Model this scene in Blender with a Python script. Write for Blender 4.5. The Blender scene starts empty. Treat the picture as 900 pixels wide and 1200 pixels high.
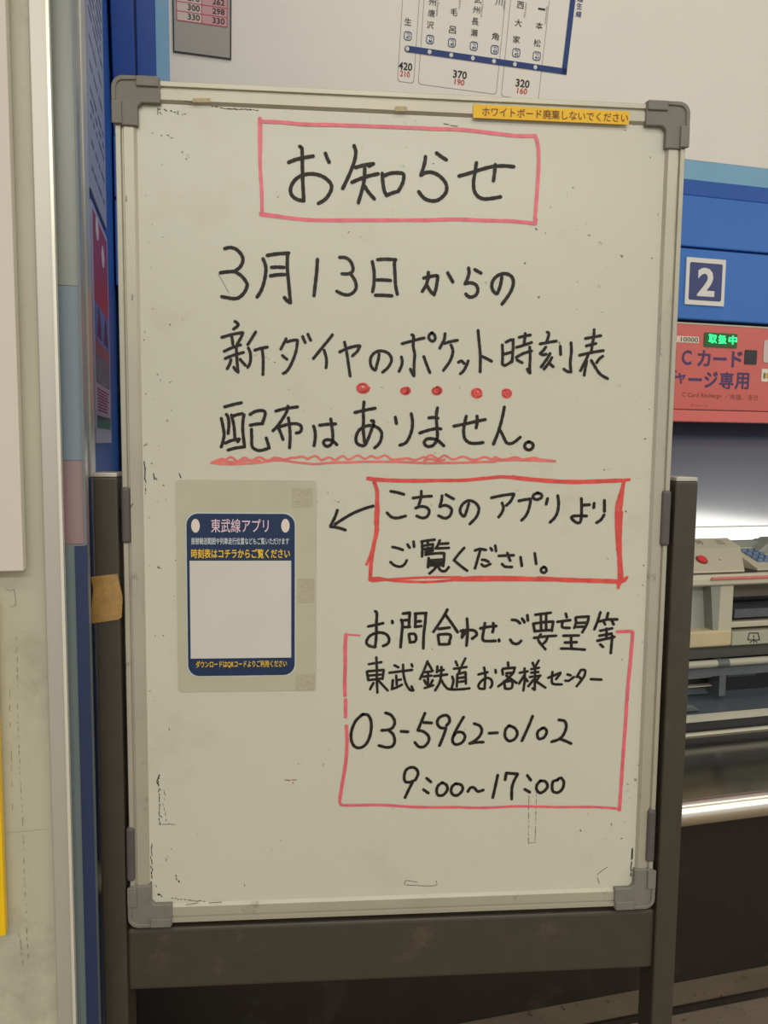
import bpy, bmesh, math, random
from mathutils import Vector, Matrix
random.seed(7)
scene = bpy.context.scene
COL = scene.collection
# ------------------------------------------------------------------ camera (image taken as 900 x 1200)
FPX = 894.0
_D = Vector((-110, 9900, FPX)).normalized()            # world down, in lens axes (x right, y down, z forward)
_R = Vector((11410, 46, FPX)); _R = (_R - _D * _R.dot(_D)).normalized()   # along the whiteboard
_F = _D.cross(_R)
if _F.z < 0: _F = -_F
AX = (_R, _F, -_D)
CAM_H = 1.195
CAM = Vector((0, 0, CAM_H))
LIFT = Matrix.Translation(CAM)                                     # planes are worked out with the lens as origin, then lifted to stand on the floor
cd = bpy.data.cameras.new('camera'); co = bpy.data.objects.new('camera', cd); COL.objects.link(co)
cd.sensor_fit = 'HORIZONTAL'; cd.sensor_width = 36; cd.lens = 36 * FPX / 900
cd.clip_start = 0.02
rows = [Vector((a.x, -a.y, -a.z)) for a in AX]
co.matrix_world = Matrix.Translation(CAM) @ Matrix(rows).to_4x4()
scene.camera = co
# ------------------------------------------------------------------ world, lights, exposure
w = bpy.data.worlds.new('world'); scene.world = w; w.use_nodes = True
w.node_tree.nodes['Background'].inputs[0].default_value = (0.98, 0.97, 0.93, 1)
w.node_tree.nodes['Background'].inputs[1].default_value = 0.62
def area(name, loc, sx, sy, power, rot=(0, 0, 0), color=(1, 0.975, 0.90)):
    l = bpy.data.lights.new(name, 'AREA'); l.shape = 'RECTANGLE'; l.size = sx; l.size_y = sy
    l.energy = power; l.color = color
    o = bpy.data.objects.new(name, l); COL.objects.link(o); o.location = loc; o.rotation_euler = rot
    return o
area('ceiling_light_front', (0.3, -0.55, 2.72), 2.6, 0.30, 17)
area('ceiling_light_near_wall', (0.7, 0.75, 2.74), 2.4, 0.16, 9)
area('fill_light_back', (0.2, -2.4, 2.72), 3.0, 0.5, 84)  # unseen fill, added to brighten the leaning fare board
area('screen_glint_light', (4.6, -1.10, 2.72), 2.6, 1.15, 80)  # added out of view so that the tilted screen reflects white
vs = scene.view_settings
vs.view_transform = 'Standard'; vs.look = 'None'; vs.gamma = 1; vs.use_curve_mapping = False
vs.exposure = 0.0

# ------------------------------------------------------------------ helpers
def lin(c):
    return tuple(((v / 255) / 12.92 if v <= 10 else (((v / 255) + .055) / 1.055) ** 2.4) for v in c) + (1,)
MATS = {}
def mat(name, rgb, rough=.5, metal=0.0, var=.06, scale=20, bump=0.0, bscale=200, stretch=None, coat=0.0,
        emit=None, trans=0.0, alpha=1.0, spec=.5, dirt=None):
    if name in MATS: return MATS[name]
    m = bpy.data.materials.new(name); m.use_nodes = True; nt = m.node_tree; N = nt.nodes; L = nt.links
    b = N['Principled BSDF']; c = lin(rgb)
    b.inputs['Roughness'].default_value = rough; b.inputs['Metallic'].default_value = metal
    b.inputs['Specular IOR Level'].default_value = spec
    b.inputs['Coat Weight'].default_value = coat; b.inputs['Coat Roughness'].default_value = .08
    b.inputs['Transmission Weight'].default_value = trans; b.inputs['Alpha'].default_value = alpha
    tc = N.new('ShaderNodeTexCoord'); src = tc.outputs['Object']
    if stretch:
        mp = N.new('ShaderNodeMapping'); mp.inputs['Scale'].default_value = stretch
        L.new(src, mp.inputs[0]); src = mp.outputs[0]
    if var > 0:
        nz = N.new('ShaderNodeTexNoise'); nz.inputs['Scale'].default_value = scale; nz.inputs['Detail'].default_value = 5
        L.new(src, nz.inputs['Vector'])
        mx = N.new('ShaderNodeMix'); mx.data_type = 'RGBA'
        mx.inputs[6].default_value = tuple(v * (1 - var) for v in c[:3]) + (1,)
        mx.inputs[7].default_value = tuple(min(1, v * (1 + var)) for v in c[:3]) + (1,)
        rp = N.new('ShaderNodeMapRange'); rp.inputs[1].default_value = .3; rp.inputs[2].default_value = .7
        L.new(nz.outputs[0], rp.inputs[0]); L.new(rp.outputs[0], mx.inputs[0])
        out = mx.outputs[2]
        if dirt:
            dcol, dscale, lo, hi = dirt
            n2 = N.new('ShaderNodeTexNoise'); n2.inputs['Scale'].default_value = dscale; n2.inputs['Detail'].default_value = 8
            n2.inputs['Roughness'].default_value = .7
            L.new(src, n2.inputs['Vector'])
            r2 = N.new('ShaderNodeMapRange'); r2.inputs[1].default_value = lo; r2.inputs[2].default_value = hi
            L.new(n2.outputs[0], r2.inputs[0])
            m2 = N.new('ShaderNodeMix'); m2.data_type = 'RGBA'; m2.inputs[7].default_value = lin(dcol)
            L.new(r2.outputs[0], m2.inputs[0]); L.new(out, m2.inputs[6]); out = m2.outputs[2]
        L.new(out, b.inputs['Base Color'])
    else:
        b.inputs['Base Color'].default_value = c
    if bump > 0:
        n3 = N.new('ShaderNodeTexNoise'); n3.inputs['Scale'].default_value = bscale
        L.new(src, n3.inputs['Vector'])
        bp = N.new('ShaderNodeBump'); bp.inputs['Strength'].default_value = bump; bp.inputs['Distance'].default_value = .002
        L.new(n3.outputs[0], bp.inputs['Height']); L.new(bp.outputs[0], b.inputs['Normal'])
    if emit:
        b.inputs['Emission Color'].default_value = c; b.inputs['Emission Strength'].default_value = emit
    MATS[name] = m
    return m

class Frame:
    """A plane in the place: origin, X axis, up axis. Local Y points away from the viewer's side."""
    def __init__(s, O, a, up):
        s.O = Vector(O); s.a = Vector(a).normalized(); s.u = Vector(up).normalized(); s.y = s.u.cross(s.a)
        s.M = Matrix((s.a, s.y, s.u)).transposed().to_4x4(); s.M.translation = s.O
    def P(s, px, py, off=0.0):
        """local (x, z) of the pixel's sight line on the plane that stands off by off"""
        r = AX[0] * 0; d = Vector((px - 450, py - 600, FPX))
        r = Vector((AX[0].dot(d), AX[1].dot(d), AX[2].dot(d)))
        o = s.O - s.y * off
        t = o.dot(s.y) / r.dot(s.y)
        p = r * t - s.O
        return p.dot(s.a), p.dot(s.u)
    def X(s, px, py, off=0.0): return s.P(px, py, off)[0]
    def Z(s, px, py, off=0.0): return s.P(px, py, off)[1]

OFF = {}; FR = {}; CNT = {}
def setp(o, label=None, cat=None, group=None, kind=None, category=None):
    cat = cat or category
    if label: o['label'] = label
    if cat: o['category'] = cat
    if group: o['group'] = group
    if kind: o['kind'] = kind
    return o
def thing(name, fr, loc, label, cat, group=None, kind=None):
    o = bpy.data.objects.new(name, None); COL.objects.link(o); o.empty_display_size = .05
    o.matrix_world = (LIFT if fr is not GR else Matrix()) @ fr.M @ Matrix.Translation(Vector(loc))
    OFF[o.name] = Vector(loc); FR[o.name] = fr
    return setp(o, label, cat, group, kind)
def mesh(name, verts, faces, m, parent=None, fr=None, bevel=0, smooth=False, **props):
    """verts are in frame coordinates (x, y away, z up)"""
    vs_ = [Vector(v) for v in verts]
    if parent is not None:
        off = OFF[parent.name]
    else:
        xs = [v.x for v in vs_]; ys = [v.y for v in vs_]; zs = [v.z for v in vs_]
        off = Vector(((min(xs) + max(xs)) / 2, (min(ys) + max(ys)) / 2, min(zs)))
    me = bpy.data.meshes.new(name); me.from_pydata([v - off for v in vs_], [], faces); me.update()
    bm = bmesh.new(); bm.from_mesh(me)
    if len(bm.verts) < 5000 and not name.startswith(('writing', 'hand', 'marker', 'red_', 'print', 'lettering')):
        bmesh.ops.recalc_face_normals(bm, faces=bm.faces)
    bm.to_mesh(me); bm.free()
    if isinstance(m, (list, tuple)):
        for q in m: me.materials.append(q)
    else: me.materials.append(m)
    if smooth:
        for p in me.polygons: p.use_smooth = True
    o = bpy.data.objects.new(name, me); COL.objects.link(o)
    OFF[o.name] = off
    if parent is not None:
        o.parent = parent; FR[o.name] = FR[parent.name]
    else:
        o.matrix_world = (LIFT if fr is not GR else Matrix()) @ fr.M @ Matrix.Translation(off); FR[o.name] = fr
    if bevel:
        md = o.modifiers.new('bevel', 'BEVEL'); md.width = bevel; md.segments = 3; md.limit_method = 'ANGLE'
        md.angle_limit = .6; md.harden_normals = False
    return setp(o, **props) if props else o
class MB:
    def __init__(s): s.v = []; s.f = []
    def box(s, x0, x1, y0, y1, z0, z1):
        b = len(s.v)
        s.v += [(x, y, z) for x in (x0, x1) for y in (y0, y1) for z in (z0, z1)]
        s.f += [tuple(b + i for i in q) for q in ((0, 1, 3, 2), (4, 6, 7, 5), (0, 4, 5, 1), (2, 3, 7, 6), (0, 2, 6, 4), (1, 5, 7, 3))]
        return s
    def prism(s, poly, y0, y1):
        """poly in (x, z), extruded along y"""
        b = len(s.v); n = len(poly)
        s.v += [(x, y0, z) for x, z in poly] + [(x, y1, z) for x, z in poly]
        s.f += [tuple(range(b, b + n)), tuple(reversed(range(b + n, b + 2 * n)))]
        s.f += [(b + i, b + n + i, b + n + (i + 1) % n, b + (i + 1) % n) for i in range(n)]
        return s
    def profile(s, poly, x0, x1):
        """poly in (y, z), extruded along x"""
        b = len(s.v); n = len(poly)
        s.v += [(x0, y, z) for y, z in poly] + [(x1, y, z) for y, z in poly]
        s.f += [tuple(range(b, b + n)), tuple(reversed(range(b + n, b + 2 * n)))]
        s.f += [(b + i, b + n + i, b + n + (i + 1) % n, b + (i + 1) % n) for i in range(n)]
        return s
    def cyl(s, c, axis, r, length, n=24, r2=None):
        c = Vector(c); ax = Vector(axis).normalized(); u = ax.orthogonal().normalized(); v = ax.cross(u)
        b = len(s.v); r2 = r if r2 is None else r2
        for k, rr in ((0, r), (1, r2)):
            for i in range(n):
                t = 2 * math.pi * i / n
                s.v.append(tuple(c + ax * length * k + (u * math.cos(t) + v * math.sin(t)) * rr))
        s.f += [tuple(range(b, b + n)), tuple(reversed(range(b + n, b + 2 * n)))]
        s.f += [(b + i, b + n + i, b + n + (i + 1) % n, b + (i + 1) % n) for i in range(n)]
        return s
    def flat(s, poly, y):
        b = len(s.v); s.v += [(x, y, z) for x, z in poly]; s.f.append(tuple(range(b, b + len(poly)))); return s
    def build(s, name, m, parent=None, fr=None, **k):
        if name.startswith('printed_') and name not in ('printed_number', 'printed_title'): k.setdefault('kind', 'stuff')
        return mesh(name, s.v, s.f, m, parent, fr, **k)
def rrect(x0, x1, z0, z1, r, n=5):
    pts = []
    for cx, cz, a0 in ((x1 - r, z1 - r, 0), (x0 + r, z1 - r, 90), (x0 + r, z0 + r, 180), (x1 - r, z0 + r, 270)):
        for i in range(n + 1):
            t = math.radians(a0 + 90 * i / n); pts.append((cx + r * math.cos(t), cz + r * math.sin(t)))
    return pts
def ringbar(pts_out, pts_in):
    """flat ring faces between two loops of the same length"""
    return list(pts_out) + list(pts_in), [(i, (i + 1) % len(pts_out), len(pts_out) + (i + 1) % len(pts_out), len(pts_out) + i) for i in range(len(pts_out))]

TEXTC = {}
def glyphs(body, bold=0.0):
    """bold is a stroke offset in em; drawn as shifted copies so that dense characters keep their counters"""
    if bold > 0 and any(ord(ch) > 255 for ch in body):
        key = (body, bold)
        if key not in TEXTC:
            v, f = glyphs(body, 0.0); V = []; F = []
            for k in range(4):
                dx, dy = ((1, 1), (-1, 1), (1, -1), (-1, -1))[k]; b = len(V)
                V += [(q[0] + dx * bold, q[1] + dy * bold, k) for q in v]; F += [tuple(b + i for i in g) for g in f]
            TEXTC[key] = (V, F)
        return TEXTC[key]
    key = (body, bold)
    if key in TEXTC: return TEXTC[key]
    c = bpy.data.curves.new('t', 'FONT'); c.body = body; c.offset = bold; c.resolution_u = 3
    o = bpy.data.objects.new('t', c); COL.objects.link(o)
    bpy.context.view_layer.update()
    dg = bpy.context.evaluated_depsgraph_get()
    me = o.evaluated_get(dg).to_mesh()
    v = [tuple(x.co) for x in me.vertices]; f = [tuple(p.vertices) for p in me.polygons]
    o.evaluated_get(dg).to_mesh_clear()
    bpy.data.objects.remove(o); bpy.data.curves.remove(c)
    TEXTC[key] = (v, f); return v, f
def put_text(mb, body, x0, x1, z0, z1, y, bold=0.0, rot=False):
    v, f = glyphs(body, bold)
    if not v: return
    if rot: v = [(q[1], -q[0], q[2]) for q in v]
    ax = min(q[0] for q in v); bx = max(q[0] for q in v); az = min(q[1] for q in v); bz = max(q[1] for q in v)
    kx = (x1 - x0) / max(1e-6, bx - ax); kz = (z1 - z0) / max(1e-6, bz - az)
    b = len(mb.v)
    mb.v += [(x0 + (q[0] - ax) * kx, y - q[2] * .00004, z0 + (q[1] - az) * kz) for q in v]
    mb.f += [tuple(b + i for i in q) for q in f]
def text_px(mb, fr, body, cx, cy, wpx, hpx, off, bold=0.0, rot=False, ref=0.0):
    """lettering centred on pixel (cx, cy) of the plane standing off by ref"""
    xl = fr.X(cx - wpx / 2, cy, ref); xr = fr.X(cx + wpx / 2, cy, ref)
    zt = fr.Z(cx, cy - hpx / 2, ref); zb = fr.Z(cx, cy + hpx / 2, ref)
    xc, zc = fr.P(cx, cy, ref); hw = (xr - xl) / 2; hh = (zt - zb) / 2
    put_text(mb, body, xc - hw, xc + hw, zc - hh, zc + hh, -off, bold, rot)

# ------------------------------------------------------------------ the planes of the place
yb = 0.83646
BD = Frame((0, yb, 0), (1, 0, 0), (0, 0, 1))                       # whiteboard front
TH = math.radians(9.9)
WA = Vector((math.cos(TH), math.sin(TH), 0))
_d = Vector((850 - 450, 200 - 600, FPX)); _r = Vector((AX[0].dot(_d), AX[1].dot(_d), AX[2].dot(_d)))
WO = _r * (1.65 / _r.y); WO.z = 0
WL = Frame(WO, WA, (0, 0, 1))                                      # ticket machine wall
bend_z = WL.Z(850, 215)
LEAN = math.radians(12.5)
up_l = Matrix.Rotation(LEAN, 3, WA) @ Vector((0, 0, 1))
FB = Frame(WO + Vector((0, 0, bend_z)), WA, up_l)                  # fare board, leaning forward
s0 = WL.X(137, 400)
SW = Frame(WO + WA * s0, WL.y, (0, 0, 1))                          # blue side wall, seen from its right
GR = Frame((0, 0, 0), (1, 0, 0), (0, 0, 1))

# ------------------------------------------------------------------ materials
M_beige = mat('fare_board_white', (238, 233, 222), .45, var=.015, scale=3)
M_lblue = mat('light_blue_border', (132, 180, 212), .4, var=.03, scale=8)
M_blue = mat('blue_enamel_panel', (60, 116, 196), .45, var=.04, scale=6, spec=.3)
M_blue2 = mat('blue_column_panel', (16, 72, 160), .32, var=.04, scale=6, coat=.2)
M_bside = mat('blue_side_wall_film', (44, 92, 170), .5, var=.05, scale=5, spec=.3)
M_navy = mat('navy_print', (34, 62, 124), .45, var=.04, scale=40)
M_black = mat('black_print', (30, 29, 30), .5, var=0)
M_redp = mat('red_print', (200, 50, 46), .5, var=0)
M_greyp = mat('grey_print', (128, 128, 126), .5, var=0)
M_white = mat('white_print', (222, 220, 214), .45, var=0)
M_alu = mat('brushed_aluminium', (190, 186, 174), .45, metal=.5, var=.07, scale=14, stretch=(1, 1, .05), bump=.04, bscale=300)
M_rail = mat('whiteboard_rail_aluminium', (178, 173, 155), .4, metal=.35, var=.06, scale=10, stretch=(1, 1, 1), dirt=((110, 98, 78), 26, .60, .80))
M_cap = mat('grey_plastic_cap', (118, 114, 104), .55, var=.07, scale=70, bump=.1, bscale=400)
M_clip = mat('dark_grey_clip', (84, 78, 76), .45, var=.05, scale=50)
M_post = mat('brown_grey_enamel', (62, 56, 45), .45, var=.06, scale=40, bump=.06, bscale=900, dirt=((96, 84, 66), 14, .58, .8))
M_postcap = mat('post_cap_steel', (190, 186, 172), .35, metal=.3, var=.08, scale=60)
M_ink = mat('black_marker_ink', (32, 27, 23), .5, spec=.3, var=.35, scale=120, dirt=((66, 60, 50), 90, .55, .75))
M_inkthin = mat('faded_marker_residue', (58, 54, 48), .6, var=.2, scale=300)
M_redA = mat('pink_red_marker_ink', (222, 98, 112), .35, var=.14, scale=110)
M_redB = mat('red_marker_ink', (214, 76, 68), .35, var=.18, scale=90)
M_redB2 = mat('pale_red_marker_ink', (222, 112, 104), .35, var=.14, scale=90)
M_pocket = mat('laminate_film', (182, 178, 154), .22, var=.04, scale=20, coat=.4)
M_tape = mat('yellow_label_tape', (232, 182, 8), .5, var=.03, scale=60)
M_tapetext = mat('brown_red_print', (110, 52, 20), .5, var=0)
M_gum = mat('brown_packing_tape', (160, 124, 66), .28, var=.16, scale=60, bump=.5, bscale=120, coat=.3)
M_stain = mat('paint_greenish_grey', (182, 180, 158), .45, var=.05, scale=6, dirt=((150, 146, 124), 9, .55, .8))
M_paper = mat('white_poster_board', (206, 198, 184), .5, var=.02, scale=4)
M_yellow = mat('yellow_poster_board', (236, 190, 6), .4, var=.04, scale=12)
M_sus = mat('brushed_stainless', (150, 146, 140), .16, metal=1.0, var=.10, scale=8, stretch=(.15, 4, 4))
M_chrome = mat('polished_rail', (226, 218, 204), .26, metal=1.0, var=.03, scale=8)
M_pink = mat('pink_machine_panel', (208, 100, 92), .4, var=.03, scale=6)
M_pink2 = mat('pink_lower_strip', (216, 108, 102), .4, var=.03, scale=6)
M_case = mat('ivory_machine_casing', (188, 182, 160), .42, var=.03, scale=14)
M_case2 = mat('greenish_grey_casing', (140, 144, 134), .45, var=.03, scale=14)
M_dark = mat('black_machine_plastic', (22, 23, 28), .35, var=.1, scale=30)
M_grey = mat('slate_grey_tray', (92, 98, 102), .4, var=.05, scale=20)
M_screen = mat('glossy_dark_screen', (84, 92, 112), .22, var=.02, scale=3, spec=.8, coat=1.0)
M_screen.node_tree.nodes['Principled BSDF'].inputs['Coat IOR'].default_value = 1.9
M_plinth = mat('dark_plinth_panel', (42, 35, 29), .4, var=.1, scale=10, dirt=((66, 60, 54), 8, .55, .8))
M_green = mat('green_led', (30, 255, 110), .5, var=0, emit=3.2)
M_greenbg = mat('green_led_field', (6, 66, 24), .4, var=0, emit=.6)

def concrete(name, c1, c2, speck):
    m = mat(name, c1, .7, var=.12, scale=9, bump=.2, bscale=120, dirt=(speck, 42, .60, .67)); return m
M_curb = concrete('worn_terrazzo_curb', (124, 110, 90), 0, (66, 52, 40))
M_floor = concrete('worn_terrazzo_floor', (138, 124, 106), 0, (60, 48, 40))

# ------------------------------------------------------------------ the setting
fl = MB(); fl.box(-2.6, 6.5, -3.0, 4.0, -.05, 0)
fl.build('floor', M_floor, None, GR, kind='structure')
ce = MB(); ce.box(-2.6, 6.5, -3.2, 4.0, 2.80, 2.85)
M_ceil = mat('ceiling_paint', (196, 190, 176), .8, var=.02, scale=2)
ce.build('ceiling', M_ceil, None, GR, kind='structure')
# housings round the area lights; those of the two added lights are added too
for (x, y, sx, sy, z) in ((.3, -.55, 2.7, .36, 2.74), (.7, .75, 2.5, .22, 2.76), (.2, -2.4, 3.1, .56, 2.74), (4.6, -1.10, 2.7, 1.25, 2.74)):
    t = MB(); t.box(x - sx / 2, x + sx / 2, y - sy / 2, y + sy / 2, z, 2.80)
    o = t.build('ceiling_and_added_light_housing', M_white, None, GR, kind='structure')
FZ = -CAM_H                                                        # floor in camera-zero heights

# ---- wall behind: base wall body
XR = 2.1
wb = MB(); wb.box(s0 - .9, XR, .12, .22, FZ, FZ + 2.79)
wb.build('wall_back', mat('back_wall_paint', (150, 148, 140), .7, var=.03, scale=3), None, WL, kind='structure')
z1 = bend_z
def zz(y, off=0, x=850): return WL.Z(x, y, off)
# blue facade panels over the ticket machine
z_a, z_b, z_c, z_d = bend_z, zz(234), zz(296), zz(377.5)
fac = thing('blue_facade', WL, ((s0 + XR) / 2, 0, z_d), 'blue enamelled panels across the wall above the ticket machine', 'wall panelling')
MB().box(s0 + .001, XR, -.002, .115, z_b + .0008, z_a).build('panel', mat('blue_band', (46, 92, 172), .45, var=.04, scale=6, spec=.3), fac, bevel=.002)
MB().box(s0 + .001, XR, -.008, .115, z_c + .0045, z_b - .0008).build('panel', M_blue, fac, bevel=.003)
MB().box(s0 + .001, XR, -.010, .115, z_d, z_c).build('panel', M_blue, fac, bevel=.003)
MB().box(s0 + .001, XR, .004, .11, z_c - .002, z_c + .006).build('joint', M_dark, fac)
# number plate 2
np_ = thing('number_plate', WL, (WL.X(828, 331, .010), -.0105, WL.Z(826, 359, .010)), 'navy and white plate with number 2 on the blue panel', 'sign')
x0, z0 = WL.P(802.5, 357, .010); x1, zt = WL.P(849.5, 303.5, .010)
x0 = WL.X(802.5, 331, .01); x1 = WL.X(848.5, 331, .01); zt = WL.Z(826, 303.2, .01); z0 = WL.Z(826, 358.3, .01)
MB().box(x0, x1, -.0135, -.0103, z0, zt).build('plate', M_white, np_, bevel=.0005)
mb = MB(); bw = (x1 - x0) * .085; mb.prism(rrect(x0 + bw, x1 - bw, z0 + bw * 1.2, zt - bw * 1.2, .004), -.0139, -.0134)
mb.build('navy_field', mat('navy_plate_film', (36, 50, 112), .4, var=.03, scale=20), np_)
mb = MB(); put_text(mb, '2', x0 + (x1 - x0) * .29, x0 + (x1 - x0) * .73, z0 + (zt - z0) * .19, z0 + (zt - z0) * .80, -.0142, .03)
mb.build('printed_number', M_white, np_)

# ---- fare board, leaning forward
SL = FB.X(198, 40)                                                  # left edge of beige
fx_l0, fx_l1, fx_l2, fx_l3 = FB.X(131, 20), FB.X(158, 20), FB.X(182, 20), FB.X(198, 20)
zb0 = FB.Z(850, 192)                                                # top of the light blue strip
FH = .95
fb = thing('fare_board', FB, ((fx_l3 + XR) / 2, 0, 0), 'cream fare board leaning out above the blue panels behind the whiteboard', 'fare board')
MB().box(fx_l3, XR, -.002, .03, zb0, FH).build('face', M_beige, fb)
mb = MB(); mb.box(fx_l2, XR, -.0015, .03, 0.0, zb0); mb.box(fx_l2, fx_l3, -.0015, .03, zb0, FH)
mb.build('light_blue_border', M_lblue, fb)
MB().box(fx_l1 + .0012, fx_l2 - .0003, -.006, .04, -.0005, FH).build('side_panel', M_blue2, fb, bevel=.002)
MB().box(s0 + .003, fx_l1 - .0012, -.006, .04, -.0005, FH).build('side_panel', M_blue2, fb, bevel=.002)
MB().box(fx_l1 - .003, fx_l1 + .003, .0, .038, 0, FH).build('joint', M_dark, fb)

# price table (upper left), prints on a grey sheet with black rim
x0 = FB.X(204.2, 40); x1 = FB.X(269.5, 40); zb = FB.Z(237, 64.5); zt = zb + .20
pt = thing('price_table', FB, ((x0 + x1) / 2, -.0022, zb), 'grey price sheet with pink table of fares at the upper left of the fare board', 'price list')
MB().box(x0, x1, -.0042, -.0022, zb, zt).build('sheet', mat('grey_sheet', (168, 164, 156), .5, var=.02), pt)
t = .0022
mb = MB(); mb.box(x0 - t, x0, -.005, -.002, zb - t, zt + t); mb.box(x1, x1 + t, -.005, -.002, zb - t, zt + t)
mb.box(x0, x1, -.005, -.002, zb - t, zb); mb.box(x0, x1, -.005, -.002, zt, zt + t)
mb.build('black_rim', M_black, pt)
tx0 = FB.X(207.3, 28); tx1 = FB.X(266, 28); xm = FB.X(236.5, 28); tb = FB.Z(237, 28.5)
rowh = FB.Z(237, 17.6) - FB.Z(237, 28.5)
MB().box(tx0, xm, -.0046, -.0042, tb, tb + rowh * 9).build('white_column', mat('pale_pink_paper', (216, 198, 190), .5, var=0), pt)
MB().box(xm, tx1, -.0046, -.0042, tb, tb + rowh * 9).build('pink_column', mat('pink_paper', (208, 160, 162), .5, var=0), pt)
mb = MB()
for k in range(10): mb.box(tx0, tx1, -.0049, -.0042, tb + k * rowh - .0006, tb + k * rowh + .0006)
for x in (tx0, xm, tx1): mb.box(x - .0006, x + .0006, -.0049, -.0042, tb, tb + 9 * rowh)
mb.build('red_rules', mat('red_rule', (196, 70, 84), .5, var=0), pt)
mb = MB()
for k, (a, b_) in enumerate((('330', '330'), ('300', '298'), ('270', '262'), ('230', '230'), ('200', '199'))):
    z = tb + k * rowh
    put_text(mb, a, xm - (xm - tx0) * .56, xm - (xm - tx0) * .08, z + rowh * .22, z + rowh * .86, -.0051, .012)
    put_text(mb, b_, tx1 - (tx1 - xm) * .58, tx1 - (tx1 - xm) * .10, z + rowh * .22, z + rowh * .86, -.0051, .012)
mb.build('printed_fares', M_black, pt)

# route map printed straight on the board
def q(x, y): return 450 + x / 3.6, y / 3.6
rm = thing('route_map', FB, (FB.X(580, 60), -.0021, FB.Z(580, 100)), 'navy railway route line with station names and fares on the cream fare board', 'route map')
A = FB.P(*q(97, 207)); Bc = FB.P(*q(757, 303)); C = FB.P(*q(795, 0))
zl = (A[1] + Bc[1]) / 2; lw = .0052; xc = (Bc[0] + C[0]) / 2
mb = MB(); mb.box(A[0], xc + lw, -.0032, -.002, zl - lw, zl + lw); mb.box(xc - lw, xc + lw, -.0032, -.002, zl - lw, FH - .2)
mb.cyl((A[0], -.002, zl), (0, -1, 0), lw, .0012, 16)
mb.build('route_line', M_navy, rm)
cols = [97, 190, 281, 372, 461, 549, 635]
cy_ = [207, 221, 235, 248, 261, 275, 289]
for x, y in zip(cols, cy_):
    mb = MB(); mb.cyl((FB.X(*q(x, y)), -.0032, zl), (0, -1, 0), .0038, .0005, 16)
    mb.build('station_dot', M_white, rm)
mb = MB()
for ch, x, y in (('生', 100, 93), ('州', 203, 10), ('唐', 199, 57), ('沢', 194, 107), ('武', 207, -36), ('毛', 294, 52), ('呂', 288, 127),
                 ('武', 395, 0), ('州', 388, 43), ('長', 383, 92), ('瀬', 379, 140), ('川', 483, 10), ('角', 468, 155),
                 ('西', 574, 23), ('大', 565, 98), ('家', 557, 168), ('一', 663, 40), ('本', 653, 110), ('松', 644, 183)):
    px, py = q(x, y)
    if py < -4: continue
    text_px(mb, FB, ch, px, py, 8.2, (2.2 if ch == '一' else 8.6), .0026, .002)
mb.build('printed_station_names', M_black, rm)
mb = MB()
for tx, x, y, ln in (('Bushu-Karasawa', 226, 20, 100), ('Moro', 320, 10, 60), ('Bushu-Nagase', 413, 20, 110), ('Kawakado', 508, 10, 70), ('Nishi-Oya', 594, 45, 62), ('Ipponmatsu', 682, 66, 74)):
    px, py = q(x, y); text_px(mb, FB, tx, px, py, 2.6, ln / 3.6, .0026, 0, rot=True)
mb.build('printed_small_names', M_greyp, rm)
for i, (x, y) in enumerate(((99, 153), (193, 168), (285, 182), (377, 196), (465, 211), (556, 224), (642, 238))):
    mb = MB(); nb = MB()
    px, py = q(x, y); xa = FB.X(px - 4.6, py); xb = FB.X(px + 4.6, py); za = FB.Z(px, py + 5.4); zc = FB.Z(px, py - 5.4)
    v, f_ = ringbar(rrect(xa, xb, za, zc, .0045), rrect(xa + .0014, xb - .0014, za + .0014, zc - .0014, .0034))
    mb.v = [(p[0], -.0026, p[1]) for p in v]; mb.f = f_
    text_px(nb, FB, 'TJ', px, py - 2.2, 4.0, 2.6, .0026, .01); text_px(nb, FB, str(47 - i), px + .2, py + 1.8, 4.6, 3.6, .0026, .02)
    sb = mb.build('station_badge', M_navy, rm); nb.build('printed_code', M_navy, sb)
for l, r, bt in ((61, 131, 350), (150, 486, 380), (508, 668, 420)):
    # frame lines are straight up the board: take x at the line's height
    xa = FB.X(*q(l, 240)); xb = FB.X(*q(r, 260)); za = FB.Z(*q((l + r) / 2, bt)); rr = .006; o_ = .0009
    v, f_ = ringbar(rrect(xa, xb, za, .55, rr), rrect(xa + o_, xb - o_, za + o_, .55 - o_, rr))
    mb = MB(); mb.v = [(p[0], -.0023, p[1]) for p in v]; mb.f = f_; mb.build('fare_zone_outline', M_greyp, rm)
mb = MB(); rb = MB()
for a, b_, x, y in (('420', '210', 89, 281), ('370', '190', 319, 316), ('320', '160', 583, 353)):
    px, py = q(x, y); text_px(mb, FB, a, px, py, 16.2, 9.2, .0026, .02)
    px, py = q(x - 2, y + 32); text_px(rb, FB, b_, px, py, 11.6, 6.8, .0026, .012)
mb.build('printed_adult_fares', M_black, rm); rb.build('printed_child_fares', M_redp, rm)
mb = MB()
for ch, x, y in (('越', 826, -4), ('生', 822, 27), ('線', 819, 61)):
    px, py = q(x, y); text_px(mb, FB, ch, px, py, 6.4, 7.6, .0026, .01)
mb.build('printed_line_name', M_navy, rm)

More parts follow.
